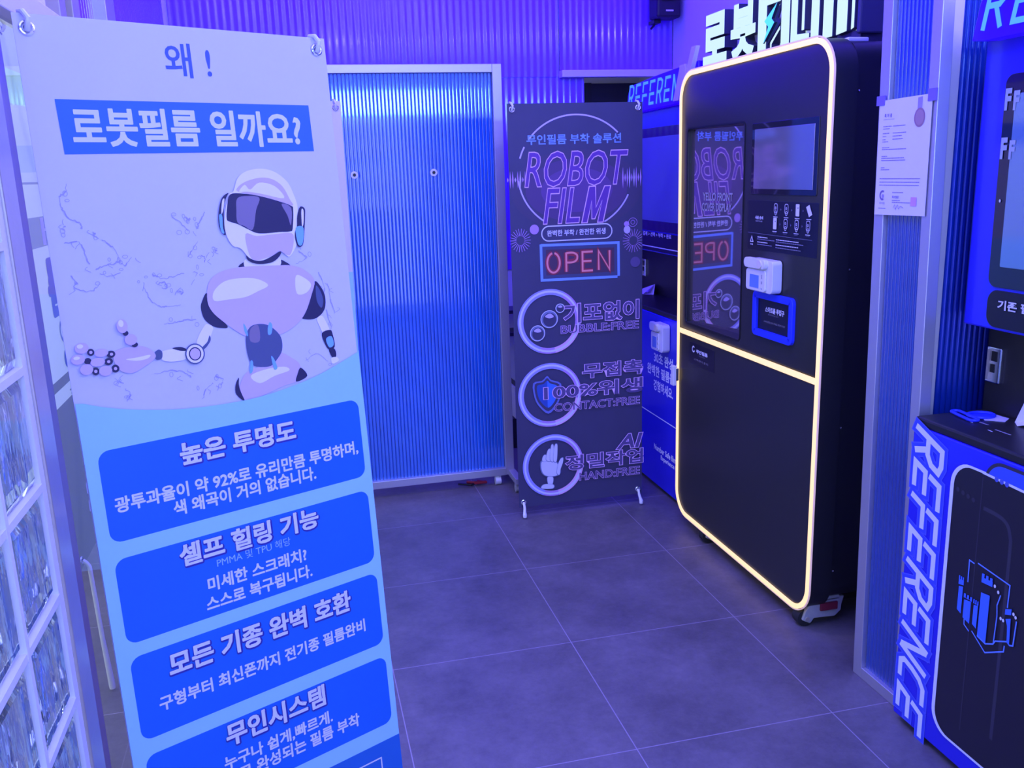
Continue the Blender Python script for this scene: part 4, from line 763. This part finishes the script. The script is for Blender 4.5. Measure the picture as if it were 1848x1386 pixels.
# label on the door
l_ = yplate('door_label', -0.425, -0.655, 0.748, 0.838, kx + 0.0036, STK, 0.001, 0.003, ld)
p3 = PR((kx + 0.0034, -0.425, 0.838), (0, -1, 0), (0, 0, 1), (-1, 0, 0), base=0.0004)
p3.arc(0.040, 0.026, 0.011, 0.011, 0.006, WT, 20, 320, 16); p3.text('무인필름', 0.118, 0.030, 0.105, 0.016, WT, bold=0.05, ref=0.05); p3.text('SOLUTION', 0.12, 0.045, 0.055, 0.005, GT); p3.text('고객센터 문의', 0.110, 0.066, 0.13, 0.009, GREYT); p3.build('label_lettering', ld)
# latch on the door edge
b = MB(); b.box(kx - 0.004, kx + 0.03, -0.310, -0.2985, 0.640, 0.715, CHROME); b.box(kx - 0.030, kx - 0.003, -0.338, -0.322, 0.650, 0.705, CHROME)
hd = b.build('latch', ld, bevel=0.003)
b = MB(); b.box(kx - 0.040, kx - 0.026, -0.362, -0.336, 0.636, 0.722, WPLA); b.tube([(kx - 0.02, -0.318, 0.66), (kx - 0.02, -0.318, 0.70)], 0.008, CHROME, 10); b.build('latch_lever', ld, bevel=0.002)
for zz in (0.69, 1.73, 0.19, 1.2): MB().ball((kx + 0.10, ky0 + 0.021, zz + 0.02), 0.004, CHROME, 8).build('side_screw', kk, smooth=True)
# levelling castors
RED = M('pedal_red', (0.22, 0.02, 0.04), 0.45)
for x, y in ((0.800, -1.318), (0.800, -0.575), (1.30, -1.318), (1.30, -0.42)):
    s = 1 if x < 1 else -1
    b = MB(); pr = [(x - .018, 0.028), (x + .012 * s, 0.012), (x + .026, 0.030), (x + .105, 0.026), (x + .128, 0.046), (x + .130, 0.070), (x + .138, 0.098), (x + .02, 0.095), (x - .008, 0.060)]
    b.prism([(a, y - 0.022, c) for a, c in pr], (0, 0.014, 0), GPLA); b.prism([(a, y + 0.020, c) for a, c in pr], (0, 0.012, 0), GPLA); b.box(x + .02, x + .12, y - .022, y + .03, .088, .105, GPLA)
    cs = b.build('castor', kk, bevel=0.003)
    MB().cyl((x, y - 0.013, 0.031), (x, y + 0.024, 0.031), 0.031, RUBBER, 24).build('wheel', cs, smooth=True)
    MB().cyl((x, y - 0.026, 0.031), (x, y - 0.021, 0.031), 0.008, STEEL, 12).build('axle', cs, smooth=True)
    b = MB(); b.box(x + .045, x + .110, y - .030, y - .021, .056, .084, RED); b.build('pedal', cs, bevel=0.002)

# white dispenser hung on the kiosk
def dispenser(x, y1, y0, z0, z1, label):
    t = thing('dispenser', label, 'dispenser', (x, (y0 + y1) / 2, z0), 'white wall dispensers'); h = z1 - z0; w = y1 - y0
    b = MB(); b.prism([(x, a, c) for a, c in rrect(y0, y1, z0, z1 - .004, 0.016, 5)], (-0.036, 0, 0), WPLA); b.build('case', t, bevel=0.002)
    b = MB(); b.prism([(x - .036, a, c) for a, c in rrect(y0 + .036, y1 - .001, z0 + .003, z0 + h * 0.665, 0.012, 4)], (-0.007, 0, 0), WPLA); b.build('front_plate', t, bevel=0.002)
    b = MB(); b.prism([(x - .034, a, c) for a, c in rrect(y0 + .030, y1 + .005, z0 + h * 0.70, z1, 0.017, 6)], (-0.016, 0, 0), WPLA); b.build('hood', t, bevel=0.0025)
    zc = z0 + h * 0.84
    MB().cyl((x - 0.048, y0 + w * .36, zc), (x - 0.054, y0 + w * .36, zc), h * 0.12, M('sensor_cream', (0.8, 0.74, 0.55), 0.35), 18).build('nozzle', t, smooth=True)
    b = MB(); b.box(x - 0.0442, x - 0.0428, y0 + w * .46, y0 + w * .82, z0 + h * .12, z0 + h * .50, M('small_screen_blue', (0.16, 0.30, 0.72), 0.25)); b.build('small_screen', t)
    for i in range(3): b = MB(); b.box(x - 0.0442, x - 0.0428, y0 + w * .32, y0 + w * .36, z0 + h * (.10 + .16 * i), z0 + h * (.14 + .20 * i), GPLA); b.build('button', t)
    return t
dispenser(kx + 0.0025, -0.972, -1.140, 1.122, 1.236, 'small white dispenser hung on the black kiosk above the blue framed slot')

# ------------------------------------------------------------------ lit sign on the kiosk
SG = M('sign_face_lit', (0.22, 0.26, 0.24), 0.5, emit=(0.70, 1.0, 0.86), es=0.92); SGS = M('sign_side_navy', (0.05, 0.05, 0.11), 0.4); SGB = M('sign_bolt_cyan', (0.1, 0.7, 0.9), 0.4, emit=(0.10, 0.72, 0.95), es=0.9); SGP = M('sign_plate_grey', (0.72, 0.70, 0.74), 0.5)
sg = thing('lit_sign', 'glowing white channel letter sign standing on top of the black kiosk', 'sign', (1.0, -0.70, 1.91))
cells = (('로', -0.136, -0.350), ('봇', -0.382, -0.580))
zs0, zs1 = 1.948, 2.150
for t, ya, yb in cells:
    v, f = glyphs(t, 0.052, 0.0, 1.0, 0.04); x0 = min(p[0] for p in v); x1 = max(p[0] for p in v); y0 = min(p[1] for p in v); y1 = max(p[1] for p in v)
    V = [(0.985 - p[2] * (0.035 / 0.04), ya + (p[0] - x0) / (x1 - x0) * (yb - ya), zs0 + (p[1] - y0) / (y1 - y0) * (zs1 - zs0)) for p in v]
    mb = MB(); k0 = mb.mi(SG); k1 = mb.mi(SGS); mb.v = [Vector(q) for q in V]
    for fc in f:
        front = all(abs(v[i][2] - v[fc[0]][2]) < 1e-6 for i in fc) and v[fc[0]][2] > 0
        mb.f.append(fc); mb.m.append(k0 if front else k1)
    mb.build('sign_letter', sg)
zt = 2.30
for prisms in ([[(-.597, 1.94), (-.597, zt), (-.757, zt), (-.757, 2.105), (-.661, 2.105), (-.661, 1.94)], [(-.690, 1.94), (-.690, 1.975), (-.757, 2.025), (-.757, 2.010), (-.702, 1.968), (-.702, 1.94)]],
               [[(-.763, 1.94), (-.763, zt), (-.821, zt), (-.821, 1.94)]],
               [[(-.829, 1.94), (-.829, zt), (-.872, zt), (-.872, 1.978), (-.949, 1.972), (-.949, 1.94)], [(-.899, 1.985), (-.899, zt), (-.917, zt), (-.917, 1.985)]],
               [[(-.957, 1.94), (-.957, zt), (-1.006, zt), (-1.006, 1.94)], [(-1.029, 1.94), (-1.029, zt), (-1.086, zt), (-1.086, 1.94)], [(-1.106, 1.94), (-1.106, zt), (-1.165, zt), (-1.165, 1.945)], [(-1.186, 1.945), (-1.186, zt), (-1.203, zt), (-1.203, 1.95)]]):
    b = MB()
    for q in prisms: b.prism([(0.95, y, z) for y, z in q], (0.035, 0, 0), SG, SGS)
    b.build('sign_letter', sg, bevel=0.003)
b = MB(); b.prism([(0.944, y, z) for y, z in [(-.744, 2.103), (-.656, 2.052), (-.685, 2.030), (-.652, 1.976), (-.727, 2.039), (-.707, 2.055)]], (0.012, 0, 0), SGB, SGS); b.prism([(0.957, y, z) for y, z in [(-.757, 2.103), (-.650, 2.055), (-.672, 2.030), (-.646, 1.960), (-.748, 2.036), (-.730, 2.055)]], (0.006, 0, 0), SGS); b.build('bolt', sg)
b = MB(); b.box(0.990, 1.05, -1.215, -0.585, 1.94, 2.31, SGP); b.box(0.990, 1.03, -0.585, -0.36, 1.94, 2.04, SGP); b.build('back_plate', sg, bevel=0.003)
b = MB(); b.box(0.952, 1.05, -1.232, -1.212, 1.930, 2.32, SGS); b.build('end_cap', sg, bevel=0.006)
b = MB(); b.box(0.97, 1.05, -1.21, -0.28, 1.896, 1.945, SGS); b.build('base_rail', sg, bevel=0.003)
b = MB(); b.box(0.86, 0.93, -1.315, -1.270, 1.893, 1.907, WPLA)
tag(b.build('power_adapter', bevel=0.004), 'small pale box lying on the top corner of the black kiosk', 'adapter')

# ------------------------------------------------------------------ blue booths
SIGNB = M('booth_sign_blue', (0.02, 0.0, 0.7), 0.35, emit=(0.030, 0.0, 1.0), es=0.55); SIGNL = M('booth_sign_cyan', (0.1, 0.4, 0.9), 0.35, emit=(0.06, 0.28, 1.0), es=0.95)
DECB = M('decal_blue', (0.05, 0.085, 0.72), 0.35); DECW = M('decal_pale', (0.85, 0.88, 0.95), 0.4); BK = M('booth_black', (0.016, 0.015, 0.018), 0.38)
DGL = M('booth_display_glass', (0.26, 0.40, 0.44), 0.08, 0.6)
STROKES = {'R': [[(0.0, 0.0), (0.0, 0.95), (0.55, 0.95), (0.86, 0.86), (0.84, 0.60), (0.60, 0.46), (0.0, 0.46)], [(0.42, 0.46), (0.88, 0.0)]],
           'E': [[(0.0, 0.57), (0.0, 0.94), (0.92, 0.94)], [(0.86, 0.44), (0.0, 0.44), (0.0, 0.06), (0.90, 0.06)]],
           'F': [[(0.0, 0.57), (0.0, 0.94), (0.92, 0.94)], [(0.86, 0.44), (0.0, 0.44), (0.0, 0.0)]],
           'N': [[(0.0, 0.0), (0.0, 1.0)], [(0.03, 0.97), (0.84, 0.03)], [(0.88, 0.0), (0.88, 1.0)]],
           'C': [[(0.90, 0.94), (0.24, 0.94), (0.04, 0.78), (0.0, 0.5), (0.04, 0.20), (0.24, 0.06), (0.88, 0.06)]]}
def stroke_text(pr, t, x0, cy, pitch, cw, h, w, m, shear=0.2, turned=False, grow=0.0):
    """slanted letters drawn as strokes with a cut at half height; turned = reading downwards"""
    for i, ch in enumerate(t):
        for st in STROKES[ch]:
            q = []
            for a, c in st: q.append((x0 + i * pitch + a * cw + (c - 0.5) * h * shear, (c - 0.5) * h))
            if grow:
                for e0, e1 in ((0, 1), (-1, -2)):
                    dx, dy = q[e0][0] - q[e1][0], q[e0][1] - q[e1][1]; l = math.hypot(dx, dy); q[e0] = (q[e0][0] + dx / l * grow, q[e0][1] + dy / l * grow)
            q = [((cy + c, a) if turned else (a, cy - c)) for a, c in q]
            pr.strip(q, w, m); pr.k -= pr.step * 0.9
    pr.k += pr.step
def booth(x, yl, width, label, near, s0):
    """x: cabinet front, yl: left end as seen from the aisle (runs to -y)"""
    yr = yl - width; t = thing('vending_booth', label, 'vending machine', (x + 0.3, (yl + yr) / 2, 0), 'blue vending booths')
    xe = min(x + 0.60, 1.385)
    b = MB(); b.box(x, xe, yr, yl, 0.02, 0.868, BBLUE); cb = b.build('cabinet', t, bevel=0.004)
    b = MB(); b.box(x + 0.03, xe, yr + .02, yl - .02, 0.0, 0.02, BLACKD); b.build('plinth', t)
    b = MB(); b.box(x + 0.002, xe, yr, yl, 0.868, 0.892, BK); ct = b.build('counter', t, bevel=0.006)
    b = MB(); b.box(x + 0.205, xe, yr + .004, yl - .004, 0.892, 1.14, BK); b.build('recess_panel', t)
    b = MB(); b.box(x + 0.125, xe, yr, yl, 1.128, 1.828, BBLUE); ub = b.build('upper_cabinet', t, bevel=0.005)
    xf = x + 0.125
    def plate(n_, y0, y1, z0, z1, m, par, d, r, xx=None):
        b = MB(); xx = xf if xx is None else xx; b.prism([(xx + 0.002, a, c) for a, c in rrect(y1, y0, z0, z1, r, 6)], (-d - .002, 0, 0), m); return b.build(n_, par, bevel=0.001)
    bz = plate('display_bezel', yl - 0.078, yr + 0.06, 1.235, 1.735, BLACKG, ub, 0.004, 0.024)
    plate('display', yl - 0.112, yr + 0.09, 1.285, 1.690, DGL, ub, 0.005, 0.004)
    plate('caption_panel', yl - 0.080, yr + 0.06, 1.136, 1.228, STK, ub, 0.003, 0.030)
    p = PR((xf - 0.0052, yl, 1.828), (0, -1, 0), (0, 0, 1), (-1, 0, 0), base=0.0006)
    if near:
        p.text('기존 필름보다 빠르게', 0.118 + 0.15, 0.634, 0.30, 0.024, WT, bold=0.03, ref=0.03); p.build('caption_lettering', ub)
        for zz in (0.150, 0.262): p.build('display_lettering', ub) if zz > .2 else None; p.text('F', 0.092, zz, 0.020, 0.050, M('display_letters', (0.40, 0.46, 0.50), 0.4), bold=0.05, ref=0.05); p.text('F', 0.118, zz + .004, 0.018, 0.044, M('display_letters', (0.40, 0.46, 0.50), 0.4), bold=0.05, ref=0.05)
        p.build('display_lettering', ub); p.disc(0.095, 0.385, 0.003, 0.004, WT, 8)
    else:
        p.text('결제 > 선택 > 부착 > 완료', 0.40, 0.610, 0.36, 0.022, WT, bold=0.03, ref=0.03)
        p.strip([(0.02, 0.672), (width - 0.03, 0.672)], 0.005, DECW)
    p.build('caption_lettering', ub)
    # card reader in the recess
    xr = x + 0.205
    b = MB(); b.box(xr - 0.010, xr + 0.002, yl - 0.062, yl - 0.012, 0.972, 1.066, CHROME); rd = b.build('card_reader', t, bevel=0.003)
    b = MB(); b.box(xr - 0.0115, xr - 0.009, yl - 0.050, yl - 0.032, 1.030, 1.056, BLACKD); b.box(xr - 0.0115, xr - 0.009, yl - 0.044, yl - 0.026, 1.000, 1.022, BLACKD); b.box(xr - 0.016, xr - 0.009, yl - 0.030, yl - 0.022, 0.980, 1.060, STEEL); b.build('card_slot', rd)
    # sign board on top
    sx_ = x + 0.085; sp_ = PR((sx_, yl - s0, 1.965), (0, -1, 0), (0, 0, 1), (-1, 0, 0), base=0.003)
    L_ = 0.795
    bpts = [(-0.05, 0.145), (-0.03, 0.06), (0.0, 0.016), (L_ * .5, -0.004), (L_, -0.016), (L_, 0.142), (0.0, 0.15)]
    b = MB(); b.prism([(sx_, yl - s0 - a, 1.965 - c) for a, c in bpts], (0.05, 0, 0), SIGNB); sb = b.build('sign_board', t, bevel=0.003)
    stroke_text(sp_, 'REFERENCE', 0.0, 0.070, 0.0905, 0.062, 0.112, 0.0135, SIGNL, 0.22); sp_.build('sign_lettering', sb)
    return t, cb, ct
nb, ncab, nct = booth(0.750, -1.866, 1.0, 'large blue booth nearest at the right edge, with sideways white lettering on its cabinet', True, 0.045)
fb_, fcab, fct = booth(0.850, 0.800, 1.05, 'blue booth standing between the dark banner and the black kiosk', False, 0.125)

# printing on the near cabinet
p = PR((0.750, -1.866, 0.868), (0, -1, 0), (0, 0, 1), (-1, 0, 0), base=0.0008)
stroke_text(p, 'REFERENCE', 0.022, 0.066, 0.0935, 0.074, 0.108, 0.040, M('decal_edge_blue', (0.11, 0.14, 0.80), 0.35), 0.42, True, 0.012)
stroke_text(p, 'REFERENCE', 0.022, 0.066, 0.0935, 0.074, 0.108, 0.034, DECB, 0.42, True, 0.009)
stroke_text(p, 'REFERENCE', 0.022, 0.066, 0.0935, 0.074, 0.108, 0.0165, DECW, 0.42, True)
PH = M('phone_print_black', (0.020, 0.018, 0.028), 0.3); PH2 = M('phone_print_line', (0.045, 0.042, 0.06), 0.35); PHB = M('phone_print_blue', (0.05, 0.11, 0.75), 0.4); LGB = M('emblem_blue', (0.07, 0.20, 0.95), 0.4); LGL = M('emblem_line_blue', (0.16, 0.32, 0.95), 0.4)
p.poly(rrect(0.152, 0.62, 0.046, 0.795, 0.062, 8), DECW); p.poly(rrect(0.164, 0.61, 0.052, 0.788, 0.056, 8), PH)
p.poly(rrect(0.262, 0.62, 0.010, 0.745, 0.055, 8), PH2); p.poly(rrect(0.270, 0.61, 0.018, 0.738, 0.048, 8), PHB)
p.poly([(0.262, 0.052), (0.61, 0.066), (0.61, 0.788), (0.262, 0.788)], PH); p.strip([(0.255, 0.050), (0.61, 0.064)], 0.006, DECW)
p.strip([(0.258, 0.06), (0.258, 0.74)], 0.003, PH2); p.strip(smooth_line([(0.268, 0.135), (0.33, 0.14), (0.355, 0.17), (0.36, 0.25), (0.36, 0.70)], 5), 0.010, PH2)
for i in range(4): p.disc(0.180 + .018 * i, 0.118 + .003 * i, 0.006, 0.006, PH2, 12)
for i in range(3): p.disc(0.300 + .016 * i, 0.052 + .001 * i, 0.006, 0.007, M('phone_print_dot', (0.09, 0.13, 0.5), 0.4), 12)
O_ = lambda y, z: (-1.866 - y, 0.868 - z)
def E_(pts): return [O_(*q) for q in pts]
for pts in ([(-2.123, .585), (-2.106, .587), (-2.107, .529)], [(-2.134, .591), (-2.237, .580), (-2.236, .523)], [(-2.106, .429), (-2.107, .415), (-2.125, .405)], [(-2.134, .411), (-2.182, .378), (-2.238, .411), (-2.239, .427)]): p.strip(E_(pts), 0.0035, LGL)
for y0, y1, zt, zb, ct_ in ((-2.079, -2.093, .506, .443, .527), (-2.101, -2.124, .480, .431, .489), (-2.134, -2.148, .481, .430, .489), (-2.154, -2.182, .524, .406, .566)):
    p.poly(E_([(y0, zt), (y1, zt + .004), (y1, zb - .006), (y0, zb)]), LGB)
    hh = .016 if ct_ > .5 else .004; n_ = 3; wd = (y0 - y1) * 1.25; p.poly(E_([(y0 + .002, ct_ - hh), (y0 + .002 - wd, ct_ - hh + .003), (y0 + .002 - wd, ct_), (y0 + .002, ct_ - .003)]), LGB)
    for i in range(n_):
        a = y0 + .002 - wd * (i / (n_ - .35)); p.poly(E_([(a, ct_ - .004), (a - wd * .22, ct_ - .003), (a - wd * .22, ct_ + .008), (a, ct_ + .007)]), LGB)
p.strip(E_([(-2.154, .410), (-2.182, .402), (-2.206, .414), (-2.212, .425), (-2.246, .442), (-2.255, .437), (-2.265, .441), (-2.268, .505)]), 0.0035, LGL); p.strip(E_([(-2.215, .545), (-2.207, .516), (-2.210, .490), (-2.207, .416)]), 0.003, LGL)
p.poly(E_([(-2.236, .495), (-2.251, .503), (-2.254, .437), (-2.246, .440), (-2.243, .480)]), LGB); p.poly(E_([(-2.233, .505), (-2.251, .512), (-2.251, .527), (-2.233, .519)]), LGB)
for q in ((-2.195, .559), (-2.207, .549), (-2.222, .489), (-2.230, .488), (-2.258, .518), (-2.265, .513)): p.disc(*O_(*q), .0035, .0045, DECW, 8)
p.build('cabinet_print', ncab)
p = PR((0.752, -1.866, 0.892), (0, -1, 0), (1, 0, 0), (0, 0, 1), base=0.0006, vdown=False)
for a0, c, w in ((0.092, 0.088, 0.030), (0.172, 0.075, 0.034)):
    p.strip([(a0, c), (a0 + w * .5, c - .002)], 0.003, WT); x = a0 + .004
    while x < a0 + w * 1.5: d_ = rng.uniform(.003, .006); p.strip([(x, c + .018), (x + d_, c + .0175)], .006, GREYT); x += d_ + .0012; p.k -= p.step
    p.build('counter_print', nct)
# things lying on the near counter
RB = M('blue_rubber', (0.03, 0.05, 0.80), 0.4)
ring = [(0.845 + 0.014 * math.cos(t) + 0.050 * (1 if math.cos(t) > 0 else -1) * 0.55, -1.905 + 0.012 * math.sin(t)) for t in [2 * PI * i / 28 for i in range(28)]]
a_ = Vector((0.868, -1.892)); bb_ = Vector((0.868, -1.9)); ca, cb_ = (0.862, -1.885), (0.852, -1.965)
loop = [(0.862 + 0.012 * math.cos(t), -1.886 + 0.014 * math.sin(t)) for t in [i * PI / 10 for i in range(11)]] + [(0.850 + 0.012 * math.cos(t), -1.958 - 0.014 * math.sin(PI - t) * 1.0) for t in [PI - i * PI / 10 for i in range(11)]]
b = MB(); b.tube([(x, y, 0.8965) for x, y in loop], 0.0042, RB, 8, closed=True); tag(b.build('rubber_loop', smooth=True), 'long blue rubber loop lying on the near booth counter by its left end', 'loop')
b = MB(); cx_, cy_ = 0.897, -1.932
b.tube([(cx_ + 0.034 * math.cos(2 * PI * i / 28), cy_ + 0.027 * math.sin(2 * PI * i / 28), 0.8965) for i in range(28)], 0.0042, RB, 8, closed=True); b.prism([(cx_ + 0.032 * math.cos(2 * PI * i / 28), cy_ + 0.025 * math.sin(2 * PI * i / 28), 0.8925) for i in range(28)], (0, 0, 0.002), RB)
tag(b.build('rubber_coaster', smooth=True), 'round blue coaster with a raised rim on the near booth counter', 'coaster')
b = MB(); b.prism([(0.938, -1.892, 0.8925), (0.945, -1.975, 0.8925), (0.915, -1.995, 0.8925), (0.880, -1.965, 0.8925), (0.905, -1.905, 0.8925)], (0, 0, 0.0015), M('lilac_paper', (0.66, 0.58, 0.86), 0.5))
tag(b.build('paper_napkin'), 'folded pale lilac paper lying on the near booth counter beside the blue coaster', 'paper')
b = MB(); b.add([(0.935, -2.005, 0.893), (0.915, -2.035, 0.893), (0.948, -2.04, 0.905), (0.95, -2.03, 0.985), (0.953, -2.075, 0.99), (0.94, -2.08, 0.91)], [(0, 1, 2), (0, 2, 3), (2, 5, 4, 3), (1, 5, 2)], PAPER)
o = b.build('receipt'); md = o.modifiers.new('thick', 'SOLIDIFY'); md.thickness = 0.0008
tag(o, 'white paper slip standing up in the recess of the near booth', 'paper')
# far cabinet print and the things on it
p = PR((0.850, 0.800, 0.868), (0, -1, 0), (0, 0, 1), (-1, 0, 0), base=0.0008)
for t_, cx, cy, w in (('30초 완성', 0.775, 0.208, 0.225), ('완벽한 필름을', 0.740, 0.276, 0.32), ('경험하세요.', 0.775, 0.345, 0.23)): p.text(t_, cx, cy, w, 0.054, DECW, bold=0.03, ref=0.03)
p.strip([(0.50, 0.497), (1.0, 0.497)], 0.005, DECW)
p.text('Number Safe film', 0.80, 0.655, 0.26, 0.030, DECW, bold=0.03, ref=0.03); p.text('Experience it', 0.85, 0.693, 0.19, 0.030, DECW, bold=0.03, ref=0.03)
p.build('cabinet_print', fcab)
dispenser(0.8485, 0.072, -0.052, 0.712, 0.846, 'small white dispenser on the blue cabinet of the booth beside the dark banner')
b = MB(); b.add([(1.04, 0.72, 0.893), (1.03, 0.58, 0.893), (0.985, 0.62, 0.893), (1.0, 0.73, 0.9), (1.045, 0.60, 0.945), (1.02, 0.55, 0.915)], [(0, 1, 2, 3), (0, 4, 1), (1, 4, 5), (3, 2, 4)], PAPER)
o = b.build('paper_slip'); md = o.modifiers.new('thick', 'SOLIDIFY'); md.thickness = 0.0008
tag(o, 'crumpled white paper slip on the far booth counter, just right of the dark banner', 'paper')
# big white stroke letter in front of the far sign
b = MB()
NX = 0.915
for pts in ([(.085, 1.830), (.030, 1.830), (-.050, 1.975), (.012, 1.975)], [(.012, 1.975), (-.050, 1.975), (-.062, 1.860), (-.020, 1.860)], [(-.020, 1.860), (-.070, 1.860), (-.165, 2.035), (-.120, 2.035)]):
    NX -= 0.004; b.prism([(NX, y, z) for y, z in pts], (0.02, 0, 0), M('lilac_acrylic', (0.66, 0.52, 0.80), 0.4))
b.build('acrylic_letter', fb_, bevel=0.002)

# ------------------------------------------------------------------ small things at the back
b = MB(); b.box(1.225, 1.365, 1.02, 1.14, 2.335, 2.66, BLACK); sp = thing('wall_speaker', 'black loudspeaker mounted high at the back corner', 'speaker', (1.30, 1.1, 2.33)); b.build('speaker_case', sp, bevel=0.012)
b = MB(); b.box(1.255, 1.335, 1.012, 1.02, 2.42, 2.64, M('speaker_grille', (0.02, 0.02, 0.024), 0.6, noise=0.4, scale=300)); b.build('grille', sp)
b = MB(); b.box(1.276, 1.318, 1.0175, 1.021, 2.366, 2.374, WPLA); b.build('badge', sp)
b = MB(); b.tube([(1.26, 1.12, 2.34), (1.255, 1.14, 2.31), (1.255, 1.178, 2.30)], 0.006, BLACKD, 8); b.box(1.24, 1.28, 1.10, 1.176, 2.318, 2.334, BLACKD); b.build('bracket', sp, smooth=False)
SHB = M('dark_shelf', (0.03, 0.025, 0.06), 0.4)
for z, l_ in ((0.772, 'dark wall shelf between the rolling partition and the dark banner, the upper one'), (0.645, 'dark wall shelf between the rolling partition and the dark banner, the lower one')):
    b = MB(); b.box(0.22, 0.62, 1.02, 1.185, z, z + 0.02, SHB); tag(b.build('wall_shelf', bevel=0.002), l_, 'shelf', 'wall shelves behind the dark banner')
b = MB(); b.box(0.30, 0.62, 0.98, 1.17, 0, 0.175, M('dark_box_card', (0.02, 0.018, 0.03), 0.6)); tag(b.build('storage_box', bevel=0.004), 'low black box on the floor behind the dark banner', 'box')
b = MB(); b.box(0.355, 0.60, 0.97, 1.15, 0.176, 0.362, M('grey_card', (0.50, 0.48, 0.52), 0.6, noise=0.05)); b.box(0.36, 0.365, 0.975, 1.145, 0.362, 0.392, BLACKD)
tag(b.build('carton', bevel=0.003), 'pale grey carton standing on the black box behind the dark banner', 'box')
b = MB(); b.box(0.245, 0.300, 1.02, 1.05, 1.03, 1.95, M('dark_upright', (0.03, 0.026, 0.07), 0.35)); b.box(0.232, 0.247, 1.015, 1.055, 1.0, 1.98, STEEL)
tag(b.build('wall_upright', bevel=0.002), 'dark upright strip with bright steel edge on the back wall beside the dark banner', 'upright')
